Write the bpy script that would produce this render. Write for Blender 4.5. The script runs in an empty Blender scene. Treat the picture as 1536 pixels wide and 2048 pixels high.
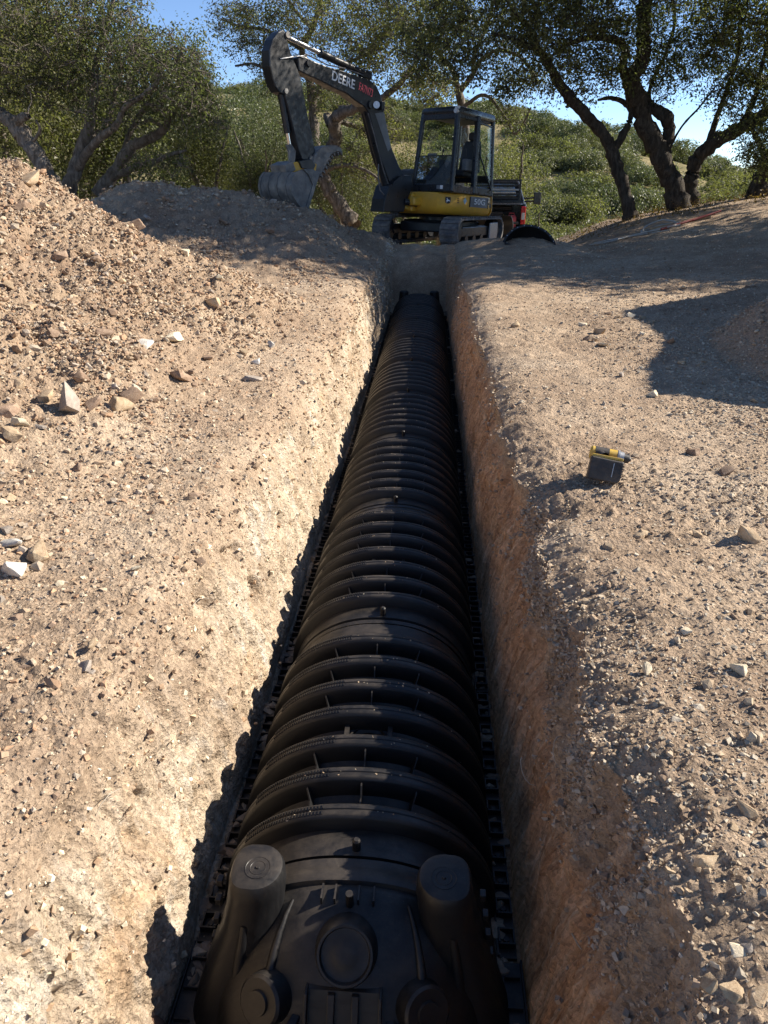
import bpy, bmesh, math, random
import numpy as np
from mathutils import Matrix, Vector

random.seed(7)
RNG = np.random.default_rng(7)
scene = bpy.context.scene
COL = scene.collection
R = math.radians

# ------------------------------------------------------------------ camera
CAM_Z = 1.2
PITCH, YAW, FPX = R(24.6), R(3.66), 1450.0
cam_data = bpy.data.cameras.new('camera')
cam = bpy.data.objects.new('camera', cam_data)
COL.objects.link(cam)
cam.location = (0, 0, CAM_Z)
cam.rotation_euler = (R(90) - PITCH, 0, YAW)
cam_data.sensor_fit = 'VERTICAL'
cam_data.sensor_height = 36
cam_data.lens = 36 * FPX / 2048
cam_data.clip_start = 0.02
cam_data.clip_end = 5000
scene.camera = cam

# ------------------------------------------------------------------ sky, sun, exposure
SUN_EL = R(33.2)
SUN_AZ = math.atan2(1.0, 0.33)           # clockwise from +Y
world = bpy.data.worlds.new('World')
scene.world = world
world.use_nodes = True
wn = world.node_tree
wn.nodes.clear()
w_out = wn.nodes.new('ShaderNodeOutputWorld')
w_bg = wn.nodes.new('ShaderNodeBackground')
w_sky = wn.nodes.new('ShaderNodeTexSky')
w_sky.sky_type = 'NISHITA'
w_sky.sun_disc = False
w_sky.sun_elevation = SUN_EL
w_sky.sun_rotation = SUN_AZ
w_sky.altitude = 600
w_sky.air_density = 0.6
w_sky.dust_density = 0.05
w_sky.ozone_density = 3.0
w_bg.inputs['Strength'].default_value = 0.095
wn.links.new(w_sky.outputs[0], w_bg.inputs[0])
wn.links.new(w_bg.outputs[0], w_out.inputs[0])

sun_data = bpy.data.lights.new('sun', 'SUN')
sun_data.energy = 4.7
sun_data.angle = R(0.5)
sun_data.color = (1.0, 0.92, 0.80)
sun = bpy.data.objects.new('sun', sun_data)
COL.objects.link(sun)
sun_dir = Vector((math.sin(SUN_AZ) * math.cos(SUN_EL), math.cos(SUN_AZ) * math.cos(SUN_EL), math.sin(SUN_EL)))
sun.rotation_euler = sun_dir.to_track_quat('Z', 'Y').to_euler()
sun.location = sun_dir * 60

vs = scene.view_settings
vs.view_transform = 'Standard'
vs.look = 'None'
vs.exposure = 1.15
vs.gamma = 1.0
vs.use_curve_mapping = False
scene.render.engine = 'CYCLES'
scene.cycles.max_bounces = 8
scene.cycles.diffuse_bounces = 5
scene.cycles.glossy_bounces = 3
scene.cycles.transmission_bounces = 4
scene.cycles.transparent_max_bounces = 8
scene.cycles.use_denoising = True

# ------------------------------------------------------------------ view rays (to measure places on the photograph)
_fw = np.array([-math.sin(YAW) * math.cos(PITCH), math.cos(YAW) * math.cos(PITCH), -math.sin(PITCH)])
_rt = np.array([math.cos(YAW), math.sin(YAW), 0.0])
_up = np.cross(_rt, _fw)
_C = np.array([0, 0, CAM_Z])

def ray(px, py):
    return _fw + _rt * (px - 768) / FPX - _up * (py - 1024) / FPX

def at_y(px, py, Y):
    d = ray(px, py)
    return _C + d * (Y / d[1])

def on_plane(px, py, p0, n):
    d = ray(px, py)
    return _C + d * (np.dot(np.asarray(p0) - _C, n) / np.dot(d, n))

# ------------------------------------------------------------------ numpy noise
def pnoise(x, y, seed=0):
    x = np.asarray(x, np.float64); y = np.asarray(y, np.float64)
    xi = np.floor(x).astype(np.int64); yi = np.floor(y).astype(np.int64)
    fx = x - xi; fy = y - yi
    def g(ix, iy, dx, dy):
        h = (ix * 374761393 + iy * 668265263 + seed * 974634777) & 0xffffffff
        h = ((h ^ (h >> 13)) * 1274126177) & 0xffffffff
        h = (h ^ (h >> 16)) & 0xffffffff
        a = h * (2 * math.pi / 4294967296.0)
        return np.cos(a) * dx + np.sin(a) * dy
    u = fx * fx * fx * (fx * (fx * 6 - 15) + 10)
    v = fy * fy * fy * (fy * (fy * 6 - 15) + 10)
    a = g(xi, yi, fx, fy); b = g(xi + 1, yi, fx - 1, fy)
    c = g(xi, yi + 1, fx, fy - 1); d = g(xi + 1, yi + 1, fx - 1, fy - 1)
    return (a + (b - a) * u) * (1 - v) + (c + (d - c) * u) * v

def fbm(x, y, f, octs, seed=0, gain=0.5, billow=False):
    s = 0; amp = 1.0
    for o in range(octs):
        n = pnoise(x * f, y * f, seed + o * 17)
        s = s + amp * (np.abs(n) * 2 - 0.35 if billow else n)
        f *= 2.03; amp *= gain
    return s

def sstep(a, b, x):
    t = np.clip((np.asarray(x, float) - a) / (b - a), 0, 1)
    return t * t * (3 - 2 * t)

# ------------------------------------------------------------------ mesh helpers
def mesh_np(name, verts, faces, smooth=False):
    """verts (n,3), faces (m,k) all the same size k"""
    me = bpy.data.meshes.new(name)
    verts = np.asarray(verts, np.float32); faces = np.asarray(faces, np.int32)
    k = faces.shape[1]
    me.vertices.add(len(verts)); me.vertices.foreach_set('co', verts.ravel())
    me.loops.add(faces.size); me.loops.foreach_set('vertex_index', faces.ravel())
    me.polygons.add(len(faces))
    me.polygons.foreach_set('loop_start', np.arange(0, faces.size, k, dtype=np.int32))
    me.polygons.foreach_set('loop_total', np.full(len(faces), k, np.int32))
    me.polygons.foreach_set('use_smooth', np.full(len(faces), smooth, bool))
    me.update(calc_edges=True)
    return me

def colour_attr(me, name, rgb):
    a = me.attributes.new(name, 'FLOAT_COLOR', 'POINT')
    c = np.ones((len(me.vertices), 4), np.float32); c[:, :3] = rgb
    a.data.foreach_set('color', c.ravel())

def link(name, me, mat=None, parent=None):
    o = bpy.data.objects.new(name, me)
    COL.objects.link(o)
    if mat is not None and me is not None and len(me.materials) == 0:
        me.materials.append(mat)
    if parent is not None:
        o.parent = parent
    return o

def tag(o, label=None, cat=None, group=None, kind=None):
    if label: o['label'] = label
    if cat: o['category'] = cat
    if group: o['group'] = group
    if kind: o['kind'] = kind
    return o

def thing(name, label, cat, loc=(0, 0, 0), group=None, mw=None):
    o = bpy.data.objects.new(name, None)
    COL.objects.link(o)
    o.empty_display_size = 0.2
    if mw is not None: o.matrix_world = mw
    else: o.location = loc
    return tag(o, label, cat, group)

class MB:
    """collects shapes, builds ONE mesh object"""
    def __init__(self): self.v = []; self.f = []
    def add(self, vs_, fs_):
        n = len(self.v)
        self.v += [tuple(map(float, p)) for p in vs_]
        self.f += [tuple(i + n for i in f) for f in fs_]
        return self
    def box(self, c, s, rot=None):
        m = rot if rot is not None else Matrix.Identity(3)
        pts = []
        for z in (-1, 1):
            for y in (-1, 1):
                for x in (-1, 1):
                    p = m @ Vector((x * s[0] / 2, y * s[1] / 2, z * s[2] / 2))
                    pts.append((p.x + c[0], p.y + c[1], p.z + c[2]))
        return self.add(pts, [(0, 2, 3, 1), (4, 5, 7, 6), (0, 1, 5, 4), (2, 6, 7, 3), (0, 4, 6, 2), (1, 3, 7, 5)])
    def prism(self, poly, y0, y1, plane='xz'):
        """poly in (a,b), extruded along the third axis from y0 to y1"""
        def P(a, b, t):
            return {'xz': (a, t, b), 'xy': (a, b, t), 'yz': (t, a, b)}[plane]
        n = len(poly)
        vs_ = [P(a, b, y0) for a, b in poly] + [P(a, b, y1) for a, b in poly]
        fs_ = [tuple(range(n)), tuple(range(2 * n - 1, n - 1, -1))]
        fs_ += [(i, i + n, (i + 1) % n + n, (i + 1) % n) for i in range(n)]
        return self.add(vs_, fs_)
    def beam(self, p, q, w, h, up=(0, 0, 1)):
        p = Vector(p); q = Vector(q); d = (q - p).normalized()
        u = Vector(up)
        if abs(d.dot(u)) > 0.98: u = Vector((1, 0, 0))
        s = d.cross(u).normalized() * w / 2; t = s.cross(d).normalized() * h / 2
        pts = [p - s - t, p + s - t, p + s + t, p - s + t, q - s - t, q + s - t, q + s + t, q - s + t]
        return self.add(pts, [(0, 3, 2, 1), (4, 5, 6, 7), (0, 1, 5, 4), (1, 2, 6, 5), (2, 3, 7, 6), (3, 0, 4, 7)])
    def cyl(self, p, q, r0, r1=None, n=16, caps=True):
        r1 = r0 if r1 is None else r1
        p = Vector(p); q = Vector(q); d = (q - p).normalized()
        u = Vector((0, 0, 1)) if abs(d.z) < 0.9 else Vector((1, 0, 0))
        s = d.cross(u).normalized(); t = s.cross(d)
        vs_ = []
        for c, r in ((p, r0), (q, r1)):
            for i in range(n):
                a = 2 * math.pi * i / n
                vs_.append(c + (s * math.cos(a) + t * math.sin(a)) * r)
        fs_ = [(i, (i + 1) % n, (i + 1) % n + n, i + n) for i in range(n)]
        if caps: fs_ += [tuple(range(n - 1, -1, -1)), tuple(range(n, 2 * n))]
        return self.add(vs_, fs_)
    def tube(self, pts, r, n=8):
        vs_, fs_ = tube_mesh([(np.asarray(pts, float), np.full(len(pts), r) if np.isscalar(r) else np.asarray(r))], n)
        return self.add(vs_, [tuple(f) for f in fs_])
    def loft(self, rings, close=True, caps=True):
        n = len(rings[0]); vs_ = [p for r_ in rings for p in r_]; fs_ = []
        for k in range(len(rings) - 1):
            for i in range(n if close else n - 1):
                j = (i + 1) % n
                fs_.append((k * n + i, k * n + j, (k + 1) * n + j, (k + 1) * n + i))
        if caps and close:
            fs_ += [tuple(range(n - 1, -1, -1)), tuple((len(rings) - 1) * n + i for i in range(n))]
        return self.add(vs_, fs_)
    def mesh(self, name, smooth=False, xf=None):
        me = bpy.data.meshes.new(name)
        v = self.v
        if xf is not None: v = [tuple(xf @ Vector(p)) for p in v]
        me.from_pydata(v, [], self.f)
        bm = bmesh.new(); bm.from_mesh(me)
        bmesh.ops.recalc_face_normals(bm, faces=bm.faces)
        bm.to_mesh(me); bm.free()
        if smooth:
            me.polygons.foreach_set('use_smooth', np.ones(len(me.polygons), bool))
        return me
    def build(self, name, mat, parent=None, smooth=False, bevel=0, xf=None, auto=False):
        me = self.mesh(name, smooth or auto, xf)
        if auto: me.set_sharp_from_angle(angle=R(38))
        o = link(name, me, mat, parent)
        if bevel:
            b = o.modifiers.new('edge', 'BEVEL'); b.width = bevel; b.segments = 2; b.limit_method = 'ANGLE'; b.angle_limit = R(35)
        return o

def tube_mesh(paths, n=6):
    V = []; Fc = []; off = 0
    ang = np.arange(n) * 2 * math.pi / n
    ca, sa = np.cos(ang), np.sin(ang)
    for pts, rad in paths:
        k = len(pts)
        t = np.gradient(pts, axis=0)
        t /= np.linalg.norm(t, axis=1, keepdims=True) + 1e-9
        ref = np.array([0.31, 0.2, 0.93]) if abs(t[:, 2]).mean() < 0.8 else np.array([0.95, 0.3, 0.05])
        s = np.cross(t, ref); s /= np.linalg.norm(s, axis=1, keepdims=True) + 1e-9
        u = np.cross(s, t)
        ring = pts[:, None, :] + rad[:, None, None] * (s[:, None, :] * ca[None, :, None] + u[:, None, :] * sa[None, :, None])
        V.append(ring.reshape(-1, 3))
        i = np.arange(k - 1)[:, None] * n; j = np.arange(n)[None, :]; j2 = (j + 1) % n
        q = np.stack([i + j, i + j2, i + n + j2, i + n + j], -1).reshape(-1, 4) + off
        Fc.append(q); off += k * n
    return np.concatenate(V), np.concatenate(Fc)

# ------------------------------------------------------------------ materials
def new_mat(name):
    m = bpy.data.materials.new(name); m.use_nodes = True
    nt = m.node_tree; nt.nodes.clear()
    out = nt.nodes.new('ShaderNodeOutputMaterial')
    return m, nt, out

def N(nt, typ, **kw):
    n = nt.nodes.new(typ)
    for k, v in kw.items():
        if k.startswith('i_'): n.inputs[k[2:].replace('_', ' ')].default_value = v
        else: setattr(n, k, v)
    return n

def noise(nt, vec, scale, detail=4, rough=0.6, dist=0.0):
    n = N(nt, 'ShaderNodeTexNoise'); n.inputs['Scale'].default_value = scale
    n.inputs['Detail'].default_value = detail; n.inputs['Roughness'].default_value = rough
    n.inputs['Distortion'].default_value = dist
    if vec is not None: nt.links.new(vec, n.inputs['Vector'])
    return n.outputs[0]

def ramp(nt, fac, stops, interp='LINEAR'):
    r_ = N(nt, 'ShaderNodeValToRGB'); cr = r_.color_ramp; cr.interpolation = interp
    while len(cr.elements) < len(stops): cr.elements.new(0.5)
    for e, (p, c) in zip(cr.elements, stops):
        e.position = p; e.color = (*c, 1) if len(c) == 3 else c
    nt.links.new(fac, r_.inputs[0])
    return r_.outputs[0]

def mixc(nt, fac, a, b, mode='MIX'):
    m = N(nt, 'ShaderNodeMix', data_type='RGBA', blend_type=mode)
    for sock, v in ((m.inputs[0], fac), (m.inputs[6], a), (m.inputs[7], b)):
        if isinstance(v, bpy.types.NodeSocket): nt.links.new(v, sock)
        elif isinstance(v, (int, float)): sock.default_value = v
        else: sock.default_value = (*v, 1)
    return m.outputs[2]

def math_n(nt, op, a, b=None, clamp=False):
    m = N(nt, 'ShaderNodeMath', operation=op, use_clamp=clamp)
    for i, v in enumerate((a, b)):
        if v is None: continue
        if isinstance(v, bpy.types.NodeSocket): nt.links.new(v, m.inputs[i])
        else: m.inputs[i].default_value = v
    return m.outputs[0]

def scaled(nt, vec, s):
    m = N(nt, 'ShaderNodeVectorMath', operation='MULTIPLY'); m.inputs[1].default_value = s
    nt.links.new(vec, m.inputs[0]); return m.outputs[0]

def bump(nt, h, strength, dist, prev=None):
    b = N(nt, 'ShaderNodeBump'); b.inputs['Strength'].default_value = strength; b.inputs['Distance'].default_value = dist
    nt.links.new(h, b.inputs['Height'])
    if prev is not None: nt.links.new(prev, b.inputs['Normal'])
    return b.outputs[0]

def bsdf(nt, out, **kw):
    p = N(nt, 'ShaderNodeBsdfPrincipled')
    for k, v in kw.items():
        s = p.inputs[k]
        if isinstance(v, bpy.types.NodeSocket): nt.links.new(v, s)
        elif isinstance(v, tuple) and len(v) == 3: s.default_value = (*v, 1)
        else: s.default_value = v
    nt.links.new(p.outputs[0], out.inputs[0])
    return p

def simple(name, col, rough=0.5, metal=0.0, var=0.25, scale=6.0, bmp=0.0, dust=0.0, dustcol=(0.28, 0.22, 0.16)):
    m, nt, out = new_mat(name)
    tc = N(nt, 'ShaderNodeTexCoord').outputs['Object']
    n1 = noise(nt, tc, scale, 6, 0.65)
    lo = tuple(c * (1 - var) for c in col); hi = tuple(min(1, c * (1 + var)) for c in col)
    c = ramp(nt, n1, [(0.3, lo), (0.7, hi)])
    if dust > 0:
        n2 = noise(nt, tc, scale * 0.6, 8, 0.7)
        f = ramp(nt, n2, [(0.42, (0, 0, 0)), (0.75, (dust,) * 3)])
        c = mixc(nt, f, c, dustcol)
    rr = ramp(nt, noise(nt, tc, scale * 2.3, 5), [(0.3, (max(0.02, rough - 0.12),) * 3), (0.7, (min(1, rough + 0.15),) * 3)])
    kw = dict(Roughness=rr, Metallic=metal); kw['Base Color'] = c
    if bmp > 0:
        kw['Normal'] = bump(nt, noise(nt, tc, scale * 8, 6, 0.7), bmp, 0.01)
    bsdf(nt, out, **kw)
    return m

def soil_material():
    m, nt, out = new_mat('dry_soil')
    pos = N(nt, 'ShaderNodeNewGeometry').outputs['Position']
    at = N(nt, 'ShaderNodeAttribute', attribute_name='soil')
    sep = N(nt, 'ShaderNodeSeparateColor'); nt.links.new(at.outputs['Color'], sep.inputs[0])
    pale, red, heap = sep.outputs[0], sep.outputs[1], sep.outputs[2]
    big = noise(nt, pos, 1.1, 7, 0.62, 0.4)
    mid = noise(nt, pos, 7, 7, 0.7)
    fine = noise(nt, pos, 70, 6, 0.75)
    vor = N(nt, 'ShaderNodeTexVoronoi'); vor.inputs['Scale'].default_value = 85; nt.links.new(pos, vor.inputs['Vector'])
    vor2 = N(nt, 'ShaderNodeTexVoronoi'); vor2.inputs['Scale'].default_value = 190; nt.links.new(pos, vor2.inputs['Vector'])
    c0 = ramp(nt, big, [(0.28, (0.30, 0.215, 0.150)), (0.5, (0.43, 0.322, 0.225)), (0.72, (0.53, 0.425, 0.315))])
    c1 = ramp(nt, big, [(0.28, (0.24, 0.165, 0.115)), (0.5, (0.37, 0.27, 0.185)), (0.72, (0.46, 0.355, 0.25))])
    c = mixc(nt, heap, c0, c1)
    # left wall: pale weathered rock in upright streaks, some rust and some chalk
    st = noise(nt, scaled(nt, pos, (1, 7.5, 1.1)), 2.0, 8, 0.68, 0.8)
    st2 = noise(nt, scaled(nt, pos, (1, 9, 2.2)), 3.1, 8, 0.7, 1.2)
    cp = ramp(nt, st, [(0.24, (0.36, 0.25, 0.165)), (0.42, (0.49, 0.39, 0.28)), (0.55, (0.55, 0.455, 0.345)), (0.7, (0.63, 0.575, 0.49))])
    rust = ramp(nt, noise(nt, pos, 3.2, 6, 0.7, 0.5), [(0.53, (0, 0, 0)), (0.68, (1, 1, 1))])
    cp = mixc(nt, math_n(nt, 'MULTIPLY', rust, 0.6), cp, ramp(nt, st2, [(0.35, (0.36, 0.20, 0.10)), (0.65, (0.5, 0.34, 0.19))]))
    chalk = ramp(nt, noise(nt, scaled(nt, pos, (1, 2.6, 1)), 3.7, 8, 0.72, 0.6), [(0.56, (0, 0, 0)), (0.66, (1, 1, 1))])
    cp = mixc(nt, math_n(nt, 'MULTIPLY', chalk, 0.75), cp, (0.66, 0.62, 0.555))
    c = mixc(nt, pale, c, cp)
    # right wall: red-brown earth, combed by the bucket, crevice shade painted into the grooves
    sr = noise(nt, scaled(nt, pos, (1, 10, 0.8)), 3.4, 10, 0.75, 0.5)
    cr_ = ramp(nt, sr, [(0.31, (0.20, 0.09, 0.04)), (0.42, (0.55, 0.31, 0.175)), (0.53, (0.70, 0.44, 0.27)), (0.66, (0.80, 0.61, 0.44))])
    c = mixc(nt, red, c, cr_)
    # speckle of grains
    g1 = ramp(nt, mid, [(0.3, (0.74, 0.72, 0.70)), (0.55, (1, 1, 1)), (0.75, (1.16, 1.15, 1.12))])
    c = mixc(nt, 1.0, c, g1, 'MULTIPLY')
    hs = N(nt, 'ShaderNodeSeparateColor'); nt.links.new(vor.outputs['Color'], hs.inputs[0])
    g2 = ramp(nt, hs.outputs[0], [(0.0, (0.72, 0.70, 0.68)), (0.5, (1, 1, 1)), (1.0, (1.26, 1.25, 1.22))])
    c = mixc(nt, 0.8, c, g2, 'MULTIPLY')
    nb = bump(nt, vor.outputs['Distance'], 0.75, 0.010)
    nb = bump(nt, vor2.outputs['Distance'], 0.6, 0.004, nb)
    nb = bump(nt, fine, 0.8, 0.010, nb)
    nb = bump(nt, noise(nt, pos, 24, 6, 0.7), 0.55, 0.02, nb)
    rb = N(nt, 'ShaderNodeBump'); rb.inputs['Distance'].default_value = 0.03; nt.links.new(sr, rb.inputs['Height']); nt.links.new(red, rb.inputs['Strength']); nt.links.new(nb, rb.inputs['Normal'])
    nb = rb.outputs[0]
    bsdf(nt, out, **{'Base Color': c, 'Roughness': 0.95, 'Normal': nb, 'Specular IOR Level': 0.15})
    return m

def rock_material(name, lo, mid, hi):
    m, nt, out = new_mat(name)
    tc = N(nt, 'ShaderNodeTexCoord').outputs['Object']
    oi = N(nt, 'ShaderNodeObjectInfo').outputs['Random']
    n1 = noise(nt, tc, 2.2, 8, 0.7, 0.6)
    c = ramp(nt, n1, [(0.28, lo), (0.5, mid), (0.72, hi)])
    c = mixc(nt, 1.0, c, ramp(nt, oi, [(0, (0.8, 0.79, 0.78)), (1, (1.18, 1.15, 1.12))]), 'MULTIPLY')
    nb = bump(nt, noise(nt, tc, 7, 8, 0.72), 0.6, 0.006)
    bsdf(nt, out, **{'Base Color': c, 'Roughness': 0.9, 'Normal': nb, 'Specular IOR Level': 0.2})
    return m

def gravel_material():
    m, nt, out = new_mat('loose_gravel')
    at = N(nt, 'ShaderNodeAttribute', attribute_name='tint')
    pos = N(nt, 'ShaderNodeNewGeometry').outputs['Position']
    c = mixc(nt, 1.0, at.outputs['Color'], ramp(nt, noise(nt, pos, 60, 6, 0.7), [(0.3, (0.78, 0.77, 0.75)), (0.7, (1.15, 1.14, 1.12))]), 'MULTIPLY')
    nb = bump(nt, noise(nt, pos, 160, 5, 0.7), 0.5, 0.004)
    bsdf(nt, out, **{'Base Color': c, 'Roughness': 0.93, 'Normal': nb, 'Specular IOR Level': 0.18})
    return m

def leaf_material(name, lo, hi, trans=0.5):
    m, nt, out = new_mat(name)
    at = N(nt, 'ShaderNodeAttribute', attribute_name='tint')
    s = N(nt, 'ShaderNodeSeparateColor'); nt.links.new(at.outputs['Color'], s.inputs[0])
    c = ramp(nt, s.outputs[0], [(0.0, lo), (0.85, hi), (1.0, tuple(min(1, h * 1.15) for h in hi))])
    oi = N(nt, 'ShaderNodeObjectInfo').outputs['Random']
    c = mixc(nt, 1.0, c, ramp(nt, oi, [(0, (0.8, 0.85, 0.85)), (1, (1.22, 1.12, 1.0))]), 'MULTIPLY')
    p = N(nt, 'ShaderNodeBsdfPrincipled'); p.inputs['Roughness'].default_value = 0.45
    p.inputs['Specular IOR Level'].default_value = 0.3
    nt.links.new(c, p.inputs['Base Color'])
    t = N(nt, 'ShaderNodeBsdfTranslucent')
    nt.links.new(mixc(nt, 1.0, c, (1.5, 1.7, 0.8), 'MULTIPLY'), t.inputs['Color'])
    mx = N(nt, 'ShaderNodeMixShader'); mx.inputs[0].default_value = trans
    nt.links.new(p.outputs[0], mx.inputs[1]); nt.links.new(t.outputs[0], mx.inputs[2])
    nt.links.new(mx.outputs[0], out.inputs[0])
    return m

def bark_material(name='oak_bark', dim=1.0):
    m, nt, out = new_mat(name)
    pos = N(nt, 'ShaderNodeNewGeometry').outputs['Position']
    n1 = noise(nt, scaled(nt, pos, (1, 1, 0.3)), 14, 8, 0.7, 0.5)
    n2 = noise(nt, pos, 2.5, 5, 0.6)
    c = ramp(nt, n1, [(0.3, (0.05, 0.042, 0.034)), (0.5, (0.16, 0.14, 0.118)), (0.7, (0.33, 0.30, 0.26))])
    c = mixc(nt, ramp(nt, n2, [(0.5, (0, 0, 0)), (0.7, (0.5, 0.5, 0.5))]), c, (0.22, 0.205, 0.18))
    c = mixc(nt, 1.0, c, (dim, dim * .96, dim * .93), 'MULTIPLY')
    nb = bump(nt, n1, 1.0, 0.05)
    bsdf(nt, out, **{'Base Color': c, 'Roughness': 0.95, 'Normal': nb, 'Specular IOR Level': 0.1})
    return m

def plastic_material(name, base, rough, dust):
    m, nt, out = new_mat(name)
    pos = N(nt, 'ShaderNodeNewGeometry').outputs['Position']
    nrm = N(nt, 'ShaderNodeNewGeometry').outputs['Normal']
    sx = N(nt, 'ShaderNodeSeparateXYZ'); nt.links.new(nrm, sx.inputs[0])
    up = ramp(nt, sx.outputs[2], [(0.35, (0, 0, 0)), (0.95, (1, 1, 1))])
    d = ramp(nt, noise(nt, pos, 9, 9, 0.72, 0.3), [(0.42, (0.06, 0.06, 0.06)), (0.72, (0.75, 0.75, 0.75))])
    sp = ramp(nt, noise(nt, pos, 260, 3, 0.6), [(0.66, (0, 0, 0)), (0.74, (1, 1, 1))])
    f = math_n(nt, 'MULTIPLY', math_n(nt, 'ADD', d, math_n(nt, 'MULTIPLY', sp, 0.8)), math_n(nt, 'MULTIPLY', up, dust), True)
    c = mixc(nt, f, base, (0.30, 0.24, 0.18))
    sc = ramp(nt, noise(nt, scaled(nt, pos, (3, 30, 3)), 5, 6, 0.7), [(0.35, (rough - 0.08,) * 3), (0.7, (rough + 0.14,) * 3)])
    nb = bump(nt, noise(nt, pos, 120, 4, 0.6), 0.08, 0.004)
    bsdf(nt, out, **{'Base Color': c, 'Roughness': sc, 'Normal': nb, 'Specular IOR Level': 0.42})
    return m

def glass_material(name, tint, refl):
    m, nt, out = new_mat(name)
    lw = N(nt, 'ShaderNodeLayerWeight'); lw.inputs[0].default_value = 0.5
    fr_ = math_n(nt, 'ADD', math_n(nt, 'MULTIPLY', math_n(nt, 'POWER', lw.outputs[1], 4.0), 0.6), refl, True)
    tr = N(nt, 'ShaderNodeBsdfTransparent'); tr.inputs[0].default_value = (*tint, 1)
    gl = N(nt, 'ShaderNodeBsdfGlossy'); gl.inputs['Roughness'].default_value = 0.03
    tc = N(nt, 'ShaderNodeTexCoord').outputs['Object']
    df = N(nt, 'ShaderNodeBsdfDiffuse'); df.inputs[0].default_value = (0.3, 0.27, 0.22, 1)
    dust = ramp(nt, noise(nt, tc, 5, 7, 0.7), [(0.45, (0.01,) * 3), (0.75, (0.08,) * 3)])
    mx = N(nt, 'ShaderNodeMixShader'); nt.links.new(fr_, mx.inputs[0])
    nt.links.new(tr.outputs[0], mx.inputs[1]); nt.links.new(gl.outputs[0], mx.inputs[2])
    m2 = N(nt, 'ShaderNodeMixShader'); nt.links.new(dust, m2.inputs[0])
    nt.links.new(mx.outputs[0], m2.inputs[1]); nt.links.new(df.outputs[0], m2.inputs[2])
    nt.links.new(m2.outputs[0], out.inputs[0])
    return m

def scrub_material():
    m, nt, out = new_mat('dry_hillside')
    pos = N(nt, 'ShaderNodeNewGeometry').outputs['Position']
    a = noise(nt, pos, 0.09, 8, 0.65, 0.5)
    b = noise(nt, pos, 1.3, 8, 0.7)
    c = ramp(nt, a, [(0.38, (0.30, 0.245, 0.14)), (0.55, (0.20, 0.175, 0.09)), (0.68, (0.10, 0.105, 0.05))])
    c = mixc(nt, 1.0, c, ramp(nt, b, [(0.3, (0.65, 0.66, 0.6)), (0.7, (1.2, 1.18, 1.1))]), 'MULTIPLY')
    nb = bump(nt, b, 0.8, 0.5)
    bsdf(nt, out, **{'Base Color': c, 'Roughness': 0.95, 'Normal': nb, 'Specular IOR Level': 0.1})
    return m

M_SOIL = soil_material()
M_GRAVEL = gravel_material()
M_SCRUB = scrub_material()
M_BARK = bark_material()
M_BARK_SHADED = bark_material('shaded_oak_bark', 0.36)  # same oak bark, colour dimmed for the shade on the right bank
M_LEAF = leaf_material('oak_leaf', (0.055, 0.060, 0.028), (0.165, 0.168, 0.085))
M_LEAF2 = leaf_material('hazed_grey_scrub_leaf', (0.08, 0.094, 0.046), (0.175, 0.185, 0.095), 0.25)  # grey sage leaf, colour also lightened to stand in for haze
M_LEAF_DRY = leaf_material('dry_leaf', (0.10, 0.06, 0.02), (0.22, 0.14, 0.05), 0.25)
M_PLASTIC = plastic_material('black_plastic', (0.007, 0.007, 0.0078), 0.45, 0.26)
M_BLACK = simple('black_paint', (0.013, 0.015, 0.019), 0.36, 0, 0.3, 5, 0.0, 0.07)
M_CABPAINT = simple('dark_cab_paint', (0.016, 0.019, 0.025), 0.3, 0, 0.25, 5, 0.0, 0.06)
M_YELLOW = simple('yellow_paint', (0.72, 0.38, 0.035), 0.42, 0, 0.12, 4, 0.0, 0.25)
M_RUBBER = simple('track_rubber', (0.10, 0.10, 0.105), 0.85, 0, 0.35, 9, 0.4, 0.75, (0.38, 0.34, 0.30))
M_STEEL = simple('worn_steel', (0.16, 0.155, 0.15), 0.55, 0.3, 0.4, 7, 0.25, 0.7, (0.36, 0.31, 0.26))
M_CHROME = simple('polished_rod', (0.75, 0.75, 0.76), 0.16, 1.0, 0.05, 6)
M_WHITE = simple('white_lettering', (0.78, 0.78, 0.78), 0.5, 0, 0.06, 9)
M_RED = simple('red_lettering', (0.85, 0.13, 0.15), 0.5, 0, 0.1, 9)
M_DECALGREY = simple('grey_decal', (0.17, 0.18, 0.19), 0.5, 0, 0.35, 3)
M_DECALBLUE = simple('pale_blue_decal', (0.35, 0.52, 0.6), 0.5, 0, 0.1, 9)
M_SEAT = simple('seat_vinyl', (0.03, 0.03, 0.032), 0.6, 0, 0.2, 12, 0.1)
M_SEATGREY = simple('seat_grey', (0.17, 0.17, 0.17), 0.65, 0, 0.2, 12, 0.1)
M_GLASS = glass_material('cab_glass', (0.90, 0.94, 0.93), 0.03)
M_GLASS_SKY = glass_material('windscreen_glass', (0.55, 0.62, 0.64), 0.45)
M_LAMP = simple('lamp_lens', (0.6, 0.6, 0.6), 0.2, 0.2, 0.1, 10)
M_TRUCK = simple('truck_paint', (0.012, 0.013, 0.016), 0.2, 0, 0.15, 4, 0, 0.15)
M_TAIL = simple('tail_lamp_red', (0.5, 0.012, 0.015), 0.18, 0, 0.1, 8)
M_TYRE = simple('tyre_rubber', (0.02, 0.02, 0.021), 0.8, 0, 0.2, 9, 0.2, 0.3)
M_TOOLBLACK = simple('tool_black', (0.024, 0.021, 0.020), 0.6, 0, 0.2, 30, 0.1, 0.25)
M_TOOLYELLOW = simple('tool_yellow', (0.50, 0.32, 0.04), 0.5, 0, 0.2, 30, 0, 0.6)
M_GREYMETAL = simple('grey_metal', (0.42, 0.42, 0.42), 0.4, 0.6, 0.15, 20)
M_HOSE = simple('white_hose', (0.40, 0.37, 0.32), 0.5, 0, 0.15, 8)
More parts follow.
